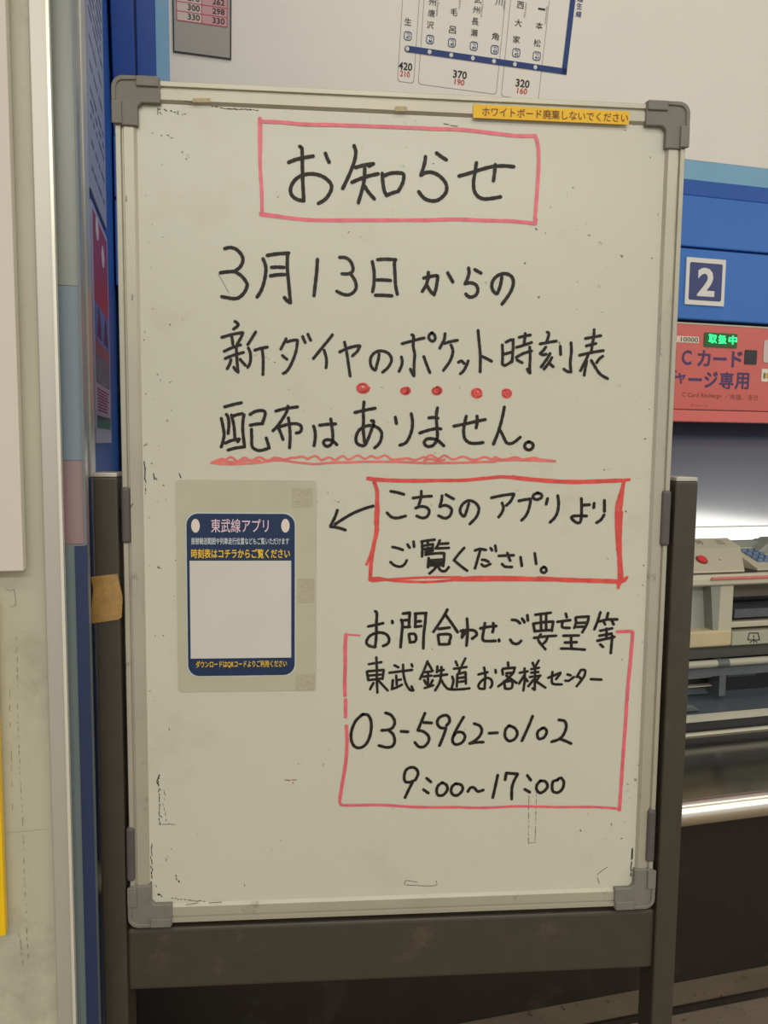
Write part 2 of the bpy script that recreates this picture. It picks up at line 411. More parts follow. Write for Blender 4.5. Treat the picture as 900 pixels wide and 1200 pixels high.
# ---- side wall and its posters
d_tr = SW.X(105, 400); d_po = SW.X(67, 400)                          # (negative: towards the viewer)
MB().box(d_tr, .10, .002, .06, FZ, 1.6).build('wall_left', M_bside, None, SW, kind='structure')
def spx(px, py): return SW.P(px, py)
xa = SW.X(109, 400); xb = SW.X(127, 400)
p1 = thing('notice_poster', SW, ((xa + xb) / 2, 0, SW.Z(117, 250)), 'pale poster of text lines high on the blue side wall', 'poster')
zb = SW.Z(124.5, 270)
MB().box(xa, xb, -.0012, .0016, zb, zb + .62).build('sheet', mat('pale_lavender_poster', (150, 158, 184), .5, var=.03, spec=.3), p1)
mb = MB(); random.seed(3); z = zb + .03
while z < zb + .6:
    xs = xa + .02
    while xs < xb - .03:
        ln = random.uniform(.012, .05); mb.box(xs, min(xs + ln, xb - .02), -.0014, -.0011, z, z + .006); xs += ln + random.uniform(.004, .02)
    z += random.choice((.017, .017, .034))
mb.build('printed_text_lines', mat('dark_poster_print', (72, 80, 108), .5, var=0), p1)
p2z1 = SW.Z(125, 282); p2z0 = SW.Z(127, 519)
p2 = thing('travel_poster', SW, ((xa + xb) / 2, 0, p2z0), 'red and blue travel poster with mountains, lower on the side wall', 'poster')
MB().box(xa, xb, -.0016, .0016, p2z0, p2z1).build('sheet', mat('poster_paper', (160, 166, 190), .5, var=.02, spec=.3), p2)
H2 = p2z1 - p2z0; m_ = .012
def band(name, f0, f1, m, xi=m_, xj=m_): MB().box(xa + xi, xb - xj, -.002, -.0015, p2z0 + H2 * f0, p2z0 + H2 * f1).build(name, m, p2)
band('red_field', .60, .975, mat('poster_red', (146, 62, 88), .5, spec=.3, var=.12, scale=18))
band('blue_field', .44, .60, mat('poster_blue', (60, 108, 176), .5, spec=.3, var=.1, scale=30))
band('brown_field', .38, .44, mat('poster_brown', (122, 92, 104), .5, spec=.3, var=.12, scale=40))
band('photo_field', .26, .38, mat('poster_photo', (92, 112, 132), .5, spec=.3, var=.3, scale=40))
band('text_field', .10, .255, mat('poster_pale', (150, 150, 176), .5, spec=.3, var=.03, scale=10))
band('green_field', .065, .12, mat('poster_green', (62, 110, 104), .5, spec=.3, var=.12, scale=30))
for cx, cz, rx, rz in ((.28, .93, .020, .016), (.62, .86, .020, .016)):
    xc_ = xa + (xb - xa) * cx; zc_ = p2z0 + H2 * cz
    mb = MB(); mb.flat([(xc_ + rx * math.cos(t * math.pi / 8), zc_ + rz * math.sin(t * math.pi / 8)) for t in range(16)], -.0023)
    mb.build('white_oval', mat('poster_white', (196, 190, 206), .5, spec=.3, var=0), p2)
for cx in (.3, .72):
    xc_ = xa + (xb - xa) * cx; zc_ = p2z0 + H2 * .46
    mb = MB(); mb.flat([(xc_ - .03, zc_), (xc_ - .004, zc_ + .045), (xc_ + .012, zc_ + .03), (xc_ + .03, zc_)], -.0023)
    mb.build('mountain_shape', mat('poster_dark_blue', (40, 52, 92), .5, spec=.3, var=0), p2)
mb = MB()
for k in range(8):
    z = p2z0 + H2 * (.14 + k * .013); mb.box(xa + .022, xb - random.uniform(.03, .06), -.0022, -.0019, z, z + .0022)
mb.build('printed_text_lines', mat('poster_maroon', (112, 60, 96), .5, spec=.3, var=0), p2)

# ---- end of the partition: trim, panel with painted reflections, aluminium post, painted face
zt1 = SW.Z(103, 560)
MB().box(d_tr - .045, d_tr, -.004, .006, zt1, 1.6).build('trim_1', mat('pale_trim', (196, 196, 186), .35, metal=.2, var=.05), None, SW, kind='structure', bevel=.002)
MB().box(d_tr - .045, d_tr, -.004, .006, FZ, zt1).build('trim_5', mat('navy_trim', (62, 72, 104), .4, var=.05), None, SW, kind='structure', bevel=.002)
CW = Frame(SW.O + WL.y * (d_po + .02), WA, (0, 0, 1))                       # narrow slab with painted reflections just behind the post
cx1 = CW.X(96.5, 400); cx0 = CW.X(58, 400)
nm = thing('reflection_slab', CW, ((cx0 + cx1) / 2, .01, FZ), 'narrow stand-in slab with blurred reflections painted in grey, blue-grey and pink bands beside the aluminium post', 'slab')  # panels and strips hold the blurred reflections as plain colours
def nz_(y): return CW.Z(82, y)
for nm_, ya, yb_, c in (('upper_reflection', -400, 335, (142, 146, 140)), ('blue_grey_reflection', 335, 540, (122, 136, 146)), ('pink_panel', 540, 638, (148, 124, 124)), ('lower_reflection', 638, 1300, (118, 130, 132))):
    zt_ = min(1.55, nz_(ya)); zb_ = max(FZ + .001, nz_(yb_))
    MB().box(cx0, cx1, .0, .02, zb_ + .0004, zt_).build(nm_, mat('slab_' + nm_, c, .3, var=.05, scale=3, spec=.4), nm)
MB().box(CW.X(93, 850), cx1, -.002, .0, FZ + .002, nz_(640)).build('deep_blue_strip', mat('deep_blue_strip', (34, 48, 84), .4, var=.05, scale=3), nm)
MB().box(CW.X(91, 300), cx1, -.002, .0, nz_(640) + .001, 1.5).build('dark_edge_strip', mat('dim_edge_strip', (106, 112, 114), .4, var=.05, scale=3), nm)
PF = -d_po                                                          # how far the partition face stands off the wall
PW = Frame(SW.O - WL.y * PF, WA, (0, 0, 1))                          # partition face
xl = PW.X(44, 400); 
MB().box(xl, .0, -.0, .009, FZ, 1.6).build('trim_2', M_alu, None, PW, kind='structure', bevel=.0015)
MB().box(-.0022, .0006, -.0015, .009, FZ, 1.6).build('highlight_bead', mat('edge_highlight', (226, 222, 206), .3, metal=.4, var=.03), None, PW, kind='structure')  # pale bead, the highlight line of the post's edge put into its colour
MB().box(-1.3, xl, .006, .05, FZ, 1.6).build('wall_front', M_stain, None, PW, kind='structure')
# thin marks left by tape and scuffs on the painted face
def strokes(mb, fr, off, spec, wpx, org=(0, 0), s=1.0, y=None, samples=5, closedcaps=True):
    yy = -off if y is None else y
    for st in spec.split(';'):
        st = st.strip()
        if not st: continue
        pts = [tuple(float(k) for k in p.split(',')) for p in st.split()]
        P = [Vector(fr.P(org[0] + x / s, org[1] + y_ / s, off)) for x, y_ in pts]
        w_ = abs(fr.X(org[0] + pts[0][0] / s + wpx, org[1] + pts[0][1] / s, off) - fr.X(org[0] + pts[0][0] / s, org[1] + pts[0][1] / s, off)) / 2
        yj = yy - random.uniform(0, .00025)
        C = []
        n = len(P)
        if n == 2: C = [P[0], P[1]]
        else:
            for i in range(n - 1):
                p0 = P[max(0, i - 1)]; p1 = P[i]; p2 = P[i + 1]; p3 = P[min(n - 1, i + 2)]
                for k in range(samples):
                    t = k / samples
                    C.append(.5 * ((2 * p1) + (p2 - p0) * t + (2 * p0 - 5 * p1 + 4 * p2 - p3) * t * t + (3 * p1 - p0 - 3 * p2 + p3) * t ** 3))
            C.append(P[-1])
        b = len(mb.v); m = len(C)
        for i, p in enumerate(C):
            d = (C[min(m - 1, i + 1)] - C[max(0, i - 1)])
            if d.length < 1e-9: d = Vector((1, 0))
            nrm = Vector((-d.y, d.x)).normalized() * w_ * (1 + .06 * math.sin(i * 1.7 + b))
            mb.v += [(p.x + nrm.x, yj, p.y + nrm.y), (p.x - nrm.x, yj, p.y - nrm.y)]
        mb.f += [(b + 2 * i, b + 2 * i + 1, b + 2 * i + 3, b + 2 * i + 2) for i in range(m - 1)]
        for p in (P if closedcaps else (P[0], P[-1])):
            b = len(mb.v); K = 10
            mb.v += [(p.x + w_ * math.cos(2 * math.pi * k / K), yj - .00002, p.y + w_ * math.sin(2 * math.pi * k / K)) for k in range(K)]
            mb.f.append(tuple(range(b, b + K)))
mb = MB()
random.seed(21)
for (xa_, ya_, xb_, yb_, n_) in ((19, 745, 21, 820, 9), (20, 825, 28, 1000, 20), (28, 1005, 33, 1125, 12), (11, 800, 15, 960, 7), (22, 1090, 27, 1130, 5)):
    for k in range(n_):
        t = (k + random.random() * .5) / n_; l = random.uniform(.15, .7) / n_; j = random.uniform(-.6, .6)
        strokes(mb, PW, -.0055, '%.1f,%.1f %.1f,%.1f' % (xa_ + (xb_ - xa_) * t + j, ya_ + (yb_ - ya_) * t, xa_ + (xb_ - xa_) * (t + l) + j, ya_ + (yb_ - ya_) * (t + l)), random.choice((.35, .5, .7)))
strokes(mb, PW, -.0055, '8,976 30,974 58,971', .25)
strokes(mb, PW, -.0055, '7,690 12,692 16,690; 16,690 18,700 18,710; 12,711 18,710; 34,1021 35,1021.5', .5)
mb.build('scuff_marks', mat('faint_scuff', (122, 116, 96), .6, var=.1), None, PW, kind='structure')
wp = MB(); wp.box(PW.X(-260, 400), PW.X(22, 400), -.012, .004, PW.Z(20, 667), 1.5)
wp.build('poster_board', M_paper, None, PW, bevel=.001, label='plain white poster board at the left edge, upper of two', category='poster')
wp = MB(); wp.box(PW.X(-260, 980), PW.X(4.5, 980), -.008, .004, PW.Z(3, 1092), PW.Z(-5, 700))
wp.build('poster_board', M_yellow, None, PW, bevel=.001, label='yellow poster board at the lower left edge', category='poster')

# ------------------------------------------------------------------ ticket machine under the blue panels
tm = thing('ticket_machine', WL, ((s0 + XR) / 2, 0, FZ), 'pink and ivory card recharging machine with screen, keypad and coin trays', 'ticket machine')
XL = s0 + .02
MB().box(XL, XR, .02, .11, zz(383), z_d - .001).build('dark_gap', M_dark, tm)
pk0, pk1 = zz(481, .004), zz(382, .004)
MB().box(XL, XR, -.004, .02, pk0, pk1).build('pink_panel', M_pink, tm, bevel=.002)
MB().box(XL, XR, -.007, .02, zz(495, .007), pk0 - .0015).build('lower_strip', M_pink2, tm, bevel=.002)
MB().box(XL, XR, -.0045, .0, pk1 - .0005, pk1 + .003).build('pale_edge', M_case, tm)
MB().box(XL, XR, -.0035, .02, pk0 - .0016, pk0).build('joint', M_plinth, tm)
# lettering on the pink panel; the zoom used (800,370) at 9x
def r9(x, y): return 800 + x / 9, 370 + y / 9
mb = MB()
for ch, x, y, w_, h_ in (('I', -100, 430, 3.6, 17), ('C', 30, 443, 11.6, 17.5), ('カ', 212, 450, 15.2, 19), ('ー', 380, 457, 15.4, 3.4), ('ド', 560, 462, 12.5, 19),
                         ('チ', -130, 655, 15, 18), ('ャ', -28, 662, 10, 13), ('ー', 118, 674, 15.6, 3.4), ('ジ', 286, 675, 15.4, 19), ('専', 450, 685, 16.4, 20), ('用', 612, 690, 16.4, 19.5)):
    px, py = r9(x, y); text_px(mb, WL, ch, px, py, w_, h_, .0046, .022)
mb.build('printed_lettering', mat('indigo_print', (70, 50, 100), .5, var=0), tm)
mb = MB()
px, py = r9(190, 845); text_px(mb, WL, 'C Card Recharge', px - 0, py, 46, 6.4, .0046, .0)
px, py = r9(600, 860); text_px(mb, WL, '／充值／충전', px, py, 40, 6.6, .0046, .0)
px, py = r9(160, 950); text_px(mb, WL, 'チャージ', px, py, 20, 3, .0046)
mb.build('printed_small_lettering', mat('brown_print', (140, 72, 62), .5, var=0), tm)
def plate_px(name, x0p, x1p, y0p, y1p, off, th, m, r=.002, fr=WL, parent=tm, **k):
    xm_, ym_ = (x0p + x1p) / 2, (y0p + y1p) / 2
    a_ = fr.X(x0p, ym_, off); b_ = fr.X(x1p, ym_, off); c_ = fr.Z(xm_, y1p, off); d_ = fr.Z(xm_, y0p, off)
    return MB().prism(rrect(a_, b_, c_, d_, r), -off, -off + th).build(name, m, parent, **k)
plate_px('price_sticker', 788, 819, 394.0, 401.5, .0048, .001, mat('beige_sticker', (222, 208, 190), .5, var=0))
mb = MB(); text_px(mb, WL, '10000', 806.2, 398.2, 20, 5.2, .0054); mb.build('printed_amount', M_black, tm)
plate_px('status_lamp', 825.5, 864, 390.4, 407.2, .0060, .004, M_greenbg)
mb = MB(); text_px(mb, WL, '取', 833, 397.5, 9.5, 10, .0064, .012); text_px(mb, WL, '扱', 844.3, 398.2, 9.5, 10, .0064, .012); text_px(mb, WL, '中', 856.5, 399, 9.5, 10, .0064, .018)
mb.build('lit_lettering', M_green, tm, label='green glowing lettering')
plate_px('camera_window', 873, 887, 410.2, 427, .0056, .003, M_dark)
plate_px('card_slot_plate', 895, 925, 399, 425.5, .0056, .003, mat('pale_slot_plate', (206, 186, 180), .4, var=0), .006)
plate_px('coloured_sticker', 892.5, 912, 432.5, 447.5, .0052, .002, mat('cream_sticker', (226, 218, 196), .4, var=0), .002)
plate_px('green_mark', 894.8, 897.0, 437, 443.5, .0056, .001, mat('mark_green', (70, 110, 50), .4, var=0), .0003)
plate_px('orange_mark', 898, 901.5, 437, 443.5, .0056, .001, mat('mark_orange', (224, 150, 40), .4, var=0), .0003)
# screen: recessed at the top, tilted back
zs1 = zz(495, -.085); zs0 = zz(634, .02)
SCR_T = (.085, zz(493, -.085)); SCR_B = (-.012, zz(637, .012))
MB().profile([SCR_B, SCR_T, (SCR_T[0] + .02, SCR_T[1]), (SCR_B[0] + .02, SCR_B[1] - .004)], XL + .02, 1.02).build('screen', M_screen, tm)
zl_ = zz(617, .0); 
ydir = (SCR_T[0] - SCR_B[0]) / (SCR_T[1] - SCR_B[1]); yl_ = SCR_B[0] + (zl_ - SCR_B[1]) * ydir
MB().box(XL + .02, 1.02, yl_ - .0012, yl_ + .004, zl_ - .0008, zl_ + .0008).build('screen_joint', M_case2, tm)
MB().box(XL, XL + .02, -.003, .11, SCR_B[1], pk0 - .01).build('screen_cheek', M_case2, tm)
MB().box(1.02, XR, -.003, .11, SCR_B[1], pk0 - .01).build('screen_cheek', M_dark, tm)
# console: hump with call button, keypad recess, second hump
O1, O2, O3 = .02, .06, .125
h_rear, h_mid, h_low = zz(630, O1), zz(641.5, O2), zz(669, O3)
def hump(name, xa0, xa1, xb0, xb1, xc0, xc1, m):
    v = [(xa0, -O1, h_rear), (xa1, -O1, h_rear), (xb0, -O2, h_mid), (xb1, -O2, h_mid), (xc0, -O3, h_low), (xc1, -O3, h_low)]
    base = h_low - .004
    v += [(xa0, -O1, base), (xc1 if 0 else xa1 + .03, -O1, base), (xc0, -O3, base), (xc1, -O3, base)]
    f_ = [(0, 1, 3, 2), (2, 3, 5, 4), (0, 2, 4, 8, 6), (1, 7, 9, 5, 3), (0, 6, 7, 1), (4, 5, 9, 8), (6, 8, 9, 7)]
    return mesh(name, v, f_, m, tm, bevel=.004)
hx = [WL.X(852.5, 630, O1), WL.X(866.5, 641.5, O2), WL.X(873, 664, O3)]
hump('console_hump', XL, hx[0], XL, hx[1], XL, hx[2], M_case)
kx = [WL.X(891, 630, O1), WL.X(886, 645, O2)]
v = []
MB().prism([(WL.X(891, 631, O1), h_rear), (XR, h_rear), (XR, h_low), (WL.X(900, 660, .08), h_low), (WL.X(885, 645, .05), h_mid - .012)], -.06, -.015).build('console_hump', M_case2, tm, bevel=.004)
# keypad bed
bed0, bed1 = (-.03, zz(642, .03)), (-.118, zz(668, .118))
MB().profile([bed0, bed1, (bed1[0], bed1[1] - .01), (bed0[0], bed1[1] - .01)], hx[0] + .0, 1.4).build('keypad_bed', M_case, tm)
MB().box(hx[0] - .01, XR, -.03, -.012, bed1[1], zz(634.5, .03)).build('keypad_back', M_case2, tm)
mkey = mat('blue_grey_keys', (104, 124, 150), .4, var=.05, scale=60)
for r_ in range(4):
    for c_ in range(3):
        t = .18 + r_ * .155; y = bed0[0] + (bed1[0] - bed0[0]) * t; z = bed0[1] + (bed1[1] - bed0[1]) * t
        xk = WL.X(876, 655, .07) + .0 + c_ * .0165 + r_ * .0025
        MB().box(xk, xk + .0125, y - .007, y + .007, z - .002, z + .005).build('key', mkey, tm, bevel=.001)
# call button and hole on the hump's front slope
def slope(px, py):
    """point on the front slope of the hump"""
    lo, hi = 0, 1
    for _ in range(20):
        t = (lo + hi) / 2; o_ = O2 + (O3 - O2) * t; z = h_mid + (h_low - h_mid) * t
        if WL.Z(px, py, o_) < z: lo = t
        else: hi = t
    return WL.X(px, py, o_), -o_, z
nv = Vector((0, -(h_mid - h_low), (O3 - O2))).normalized()
p = Vector(slope(822.2, 656.5)); cb = MB(); cb.cyl(p - nv * .001, nv, .0125, .003, 28); cb.build('button_ring', mat('dark_red_ring', (120, 44, 44), .4, var=0), tm)
cb = MB(); cb.cyl(p + nv * .001, nv, .0105, .0045, 28, .0095); cb.build('call_button', mat('red_button', (214, 62, 64), .3, var=0, coat=.5), tm, smooth=False)
p = Vector(slope(843.5, 656)); cb = MB(); cb.cyl(p - nv * .001, nv, .0019, .0014, 14); cb.build('small_hole', M_black, tm)
mb = MB()
for (px_, ch, w_) in ((820, '呼', 8), (843, '出', 10)):
    t = .45; o_ = O1 + (O2 - O1) * t; z = h_rear + (h_mid - h_rear) * t; xx = WL.X(px_, 636, o_); k = .0075
    b = len(mb.v)
    gv, gf = glyphs(ch, .0)
    ax_ = min(g[0] for g in gv); bx_ = max(g[0] for g in gv); az_ = min(g[1] for g in gv); bz_ = max(g[1] for g in gv)
    for g in gv:
        u_ = (g[0] - ax_) / (bx_ - ax_) - .5; s_ = (g[1] - az_) / (bz_ - az_) - .5
        tt = t - s_ * .5
        mb.v.append((xx + u_ * .016, -(O1 + (O2 - O1) * tt) - .0004, h_rear + (h_mid - h_rear) * tt + .0006))
    mb.f += [tuple(b + i for i in g) for g in gf]
mb.build('printed_symbols', M_greyp, tm)
# front lip, red strip, recessed box front
zL1 = h_low - .0055; zL2 = zz(686.5, .13)
MB().profile([(-O3 + .006, h_low - .003), (-O3 + .006, zL1), (0, zL1), (0, h_low - .003)], XL, XR).build('dark_seam', M_dark, tm)
MB().profile([(-.128, zL1 - .001), (-.132, zL1 - .010), (-.134, zL2 + .004), (-.128, zL2), (.0, zL2), (.0, zL1 - .001)], XL, XR).build('front_lip', M_case, tm, bevel=.002)
xr0 = WL.X(832, 678, .133)
MB().prism([(xr0, zz(679.6, .136)), (xr0 + .006, zz(676.5, .136)), (XR, zz(675, .136)), (XR, zz(680.6, .136))], -.137, -.128).build('red_strip', mat('red_translucent_strip', (206, 110, 104), .3, var=.15, scale=60, coat=.4), tm, bevel=.0015)
zF0 = zz(741, .125); zF1 = zL2; zG0 = zz(757, .125)
xq = [XL, WL.X(812 - 24, 715, .125), WL.X(842.5, 715, .125), WL.X(859, 715, .125), 1.4]
MB().box(xq[2], xq[3], -.125, -.03, zF0, zF1).build('pillar', M_case, tm, bevel=.003)
MB().box(XL, xq[3] - .001, -.128, -.03, zG0, zF0 + .006).build('lower_ledge', mat('warm_ivory_ledge', (196, 180, 142), .42, var=.03, scale=14), tm, bevel=.005)
MB().box(xq[3], XR, -.127, -.03, zG0, zF0).build('lower_ledge', mat('pale_green_ledge', (168, 168, 148), .42, var=.03), tm, bevel=.002)
MB().box(XL, xq[2] + .004, -.098, -.03, zF0, zF1).build('recess_back', mat('pale_recess', (164, 168, 158), .45, var=.03), tm)
MB().prism([(xq[2] - .012, zF0 + .006), (xq[2] + .001, zF0 + .006), (xq[2] + .001, zF1), (xq[2] - .022, zF1)], -.1245, -.07).build('recess_cheek', M_case2, tm)
MB().box(xq[3] - .001, XR, -.04, .0, zF0, zF1).build('slot_back', M_dark, tm)
MB().box(xq[3] + .001, XR, -.085, -.03, zz(700, .085), zF1).build('slot_upper_cover', mat('dim_brown_grey', (96, 90, 80), .5, var=.05), tm)
MB().box(xq[3] + .012, XR, -.116, -.05, zz(724, .11), zz(714, .11)).build('card_mouth', mat('slot_label_grey', (84, 86, 92), .4, var=.15, scale=80), tm)
MB().box(xq[3] + .002, XR, -.118, -.05, zz(736.5, .118), zz(729.5, .118)).build('slot_bar', M_case, tm, bevel=.003)
# pictogram on the ledge: plain pictogram of a hand taking a note out of a tray
mb = MB(); px, py = 883.3, 747.8
strokes(mb, WL, .1275, '-5,-6 5,-6 ; -5,-6 -7,2; 5,-6 7,2; 0,-3 0,-1; 0,1 0,5 ; 0,1 -4,5; 0,1 4,5; -7,2 -3,2; 7,2 3,2', 1.0, (px, py), 1.0)
mb.build('printed_pictogram', M_black, tm)
# under the box: shadowed gap, bar, tray with slots, trims
zT0 = zz(762, .1)
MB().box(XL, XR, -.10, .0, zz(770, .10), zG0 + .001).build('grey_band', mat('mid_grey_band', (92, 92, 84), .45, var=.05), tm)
zbar = zz(776.5, .13); 
cb = MB(); cb.cyl((XL, -.13, zbar), (1, 0, 0), .0078, XR - XL, 20); cb.build('tray_bar', mat('pale_bar', (176, 174, 156), .32, var=.03), tm, smooth=True)
xj0 = WL.X(843, 776, .14); xj1 = WL.X(856.5, 776, .14)
cb = MB(); cb.cyl((xj0, -.13, zbar), (1, 0, 0), .0088, xj1 - xj0, 20); cb.build('bar_joint', mat('joint_grey', (96, 98, 98), .4, var=.03), tm, smooth=False)
MB().box(XL, XR, -.118, -.112, zz(790, .11), zbar - .002).build('tray_header', M_grey, tm)
MB().box(WL.X(841, 795, .11), WL.X(848.5, 795, .11), -.116, -.05, zz(812, .1), zbar).build('tray_divider', M_grey, tm)
MB().box(WL.X(848, 795, .1), XR, -.056, -.05, zz(808, .05), zbar - .004).build('return_back', M_dark, tm)
MB().box(XL, WL.X(841, 795, .1), -.075, -.05, zz(808, .06), zbar - .004).build('return_back', M_grey, tm)
MB().box(XL, WL.X(834, 795, .08), -.079, -.07, zz(802.5, .08), zz(789, .08)).build('note_slot', M_dark, tm)
for yy_ in (791.5, 801.5):
    MB().box(XL, WL.X(835, 795, .09), -.092, -.07, zz(yy_ + .8, .09), zz(yy_ - .4, .09)).build('slot_lip', M_case, tm)
MB().box(WL.X(857, 790, .07), WL.X(890, 790, .07), -.0595, -.055, zz(794, .06), zz(790.5, .06)).build('slot_marking', M_grey, tm)
ty0, tz0 = -.055, zz(809, .055); ty1, tz1 = -.195, zz(838, .195)
MB().profile([(ty0, tz0), (ty1, tz1), (ty1, tz1 - .004), (ty0, tz1 - .004)], XL, XR).build('tray_floor', mat('slate_tray_floor', (92, 100, 108), .35, var=.04), tm)
MB().prism([(XL, tz0 + .018), (WL.X(806, 800, .15), tz0 + .018), (WL.X(814, 832, .15), tz1 + .002), (XL, tz1 + .002)], -.17, -.10).build('tray_side', M_grey, tm, bevel=.003)
MB().profile([(-.205, zz(842, .2)), (-.205, zz(837, .2)), (-.195, zz(835.4, .2)), (-.18, zz(842, .2))], XL, XR).build('tray_trim', mat('pale_trim_bar', (190, 186, 168), .3, var=.03), tm)
MB().box(XL, XR, -.196, -.15, zz(858, .196), zz(841, .196)).build('black_strip', M_dark, tm)
# stainless apron and handrail
zc_top = zz(858, .2)
lo_, hi_ = .2, .7
for _ in range(30):
    md_ = (lo_ + hi_) / 2
    if zz(931, md_) < zc_top: lo_ = md_
    else: hi_ = md_
CO = lo_                                                            # how far the steel counter reaches out
zq = zc_top
MB().profile([(-.19, zq), (-CO, zq), (-CO, zq - .012), (-CO + .02, zq - .03), (-.19, zq - .03)], XL, XR).build('steel_counter', M_sus, tm)
MB().profile([(-.197, zq + .0045), (-.203, zq + .0045), (-.206, zq + .0005), (-.197, zq + .0005)], XL, XR).build('counter_edge', M_case, tm)
RR = .0200
cb = MB(); cb.cyl((XL, -CO - RR * .8, WL.Z(850, 948, CO + RR)), (1, 0, 0), RR, XR - XL, 48); cb.build('steel_rail', M_chrome, tm, smooth=True)
zc0 = zz(1141, .10)
MB().box(XL, XR, -.10, .0, zc0, zq - .031).build('plinth_panel', M_plinth, tm)
MB().box(XL, XR, -.09, .10, zc0, zq - .031).build('body', M_dark, tm)
zcb = zz(1141, .10)
CZ = zcb
wf = MB().box(s0 - .2, XR + .1, -.165, .12, FZ, zcb).build('trim_4', M_curb, None, WL, kind='structure', bevel=.004)
MB().box(s0 - .2, XR + .1, -.172, -.165, FZ, FZ + .014).build('curb_shadow_strip', M_plinth, None, WL, kind='structure')  # dark strip standing in for the shadow line at the curb's foot
# ------------------------------------------------------------------ whiteboard on its stand
xL, xR = BD.X(132, 90), BD.X(807, 122); zT, zB = BD.Z(132, 90), BD.Z(152, 1085)
wbd = thing('whiteboard', BD, ((xL + xR) / 2, 0, FZ), 'large white notice board with handwritten Japanese notice on a brown grey stand', 'whiteboard')
RW = .0225; LIP = .0075; SD = .0045                                   # rail width, raised lip, depth of the writing surface
M_board = mat('whiteboard_surface', (199, 197, 179), .32, var=.022, scale=2.2, dirt=((178, 172, 150), 5, .56, .9))
# fine dirt specks in the surface colour
nt = M_board.node_tree; b_ = nt.nodes['Principled BSDF']; lk = b_.inputs['Base Color'].links[0]; prev = lk.from_socket
tc = nt.nodes.new('ShaderNodeTexCoord'); n4 = nt.nodes.new('ShaderNodeTexNoise'); n4.inputs['Scale'].default_value = 150; n4.inputs['Detail'].default_value = 2
n5 = nt.nodes.new('ShaderNodeTexNoise'); n5.inputs['Scale'].default_value = 9; n5.inputs['Detail'].default_value = 3
mm = nt.nodes.new('ShaderNodeMath'); mm.operation = 'MULTIPLY'; r4 = nt.nodes.new('ShaderNodeMapRange'); r4.inputs[1].default_value = .70; r4.inputs[2].default_value = .76
r5 = nt.nodes.new('ShaderNodeMapRange'); r5.inputs[1].default_value = .52; r5.inputs[2].default_value = .66
nt.links.new(tc.outputs['Object'], n4.inputs['Vector']); nt.links.new(tc.outputs['Object'], n5.inputs['Vector'])
nt.links.new(n4.outputs[0], r4.inputs[0]); nt.links.new(n5.outputs[0], r5.inputs[0]); nt.links.new(r4.outputs[0], mm.inputs[0]); nt.links.new(r5.outputs[0], mm.inputs[1])
mx = nt.nodes.new('ShaderNodeMix'); mx.data_type = 'RGBA'; mx.inputs[7].default_value = lin((96, 88, 74))
nt.links.new(mm.outputs[0], mx.inputs[0]); nt.links.new(prev, mx.inputs[6]); nt.links.new(mx.outputs[2], b_.inputs['Base Color'])
MB().box(xL + RW - .003, xR - RW + .003, SD, SD + .009, zB + RW - .003, zT - RW + .003).build('writing_surface', M_board, wbd)
# rails: profile across (lip, groove, sloping inner band)
def rail(hor, lo, hi, edge, sgn):
    """profile points: (distance from outer edge, y)"""
    prof = [(.001, .020), (.001, .0015), (.002, .0), (LIP - .001, .0), (LIP, .0028), (LIP + .0012, .0028), (LIP + .0022, .0008), (RW - .003, .0012), (RW, SD), (RW, .016)]
    mbb = MB(); n = len(prof); b = 0
    for e in (lo, hi):
        for d, y in prof:
            c = edge + sgn * d
            mbb.v.append((e, y, c) if hor else (c, y, e))
    mbb.f = [tuple(range(n)), tuple(reversed(range(n, 2 * n)))] + [(i, n + i, n + (i + 1) % n, (i + 1) % n) for i in range(n)]
    return mbb.build('frame_rail', M_rail, wbd)
rail(True, xL + .02, xR - .02, zT, -1); rail(True, xL + .02, xR - .02, zB, 1)
rail(False, zB + .02, zT - .02, xL, 1); rail(False, zB + .02, zT - .02, xR, -1)
CL = .0475; CWd = .0245
def cap(cx, cz, sx, sz):
    def T(pts): 
        r = [(cx + sx * a, cz + sz * b) for a, b in pts]
        return r if sx * sz > 0 else list(reversed(r))
    arc = [(-.001 + .012 * (1 - math.cos(t)), -.001 + .012 * (1 - math.sin(t))) for t in [math.pi / 2 * k / 6 for k in range(7)]]
    # arc goes from (-.001, .011) ... to (.011, -.001)
    arc = [(-.001 + .012 - .012 * math.cos(math.pi / 2 * k / 6), -.001 + .012 - .012 * math.sin(math.pi / 2 * k / 6)) for k in range(7)]
    poly = [(-.001, CL - .003)] + arc + [(CL, -.001), (CL, CWd), (CWd + .004, CWd), (CWd, CWd + .004), (CWd, CL), (.002, CL)]
    o = MB().prism(T(poly), -.0018, .022).build('corner_cap', M_cap, wbd, bevel=.0012)
    # raised lips along the two outer edges and the curved corner rim
    mbb = MB()
    mbb.prism(T([(-.001, .024), (.009, .024), (.009, CL - .001), (-.001, CL - .001)]), -.0042, -.001)
    mbb.prism(T([(.024, -.001), (CL - .001, -.001), (CL - .001, .009), (.024, .009)]), -.0042, -.001)
    rim = [(.0035 + .0075 - .0075 * math.cos(math.pi / 2 * k / 6), .0035 + .0075 - .0075 * math.sin(math.pi / 2 * k / 6)) for k in range(7)]
    mbb.prism(T([(-.001, .024)] + arc + [(.024, -.001), (.024, .0030)] + list(reversed(rim)) + [(.0030, .024)]), -.0036, -.001)
    l = mesh('raised_rim', mbb.v, mbb.f, M_cap, o, bevel=.0008)
cap(xL, zT, 1, -1); cap(xR, zT, -1, -1); cap(xL, zB, 1, 1); cap(xR, zB, -1, 1)
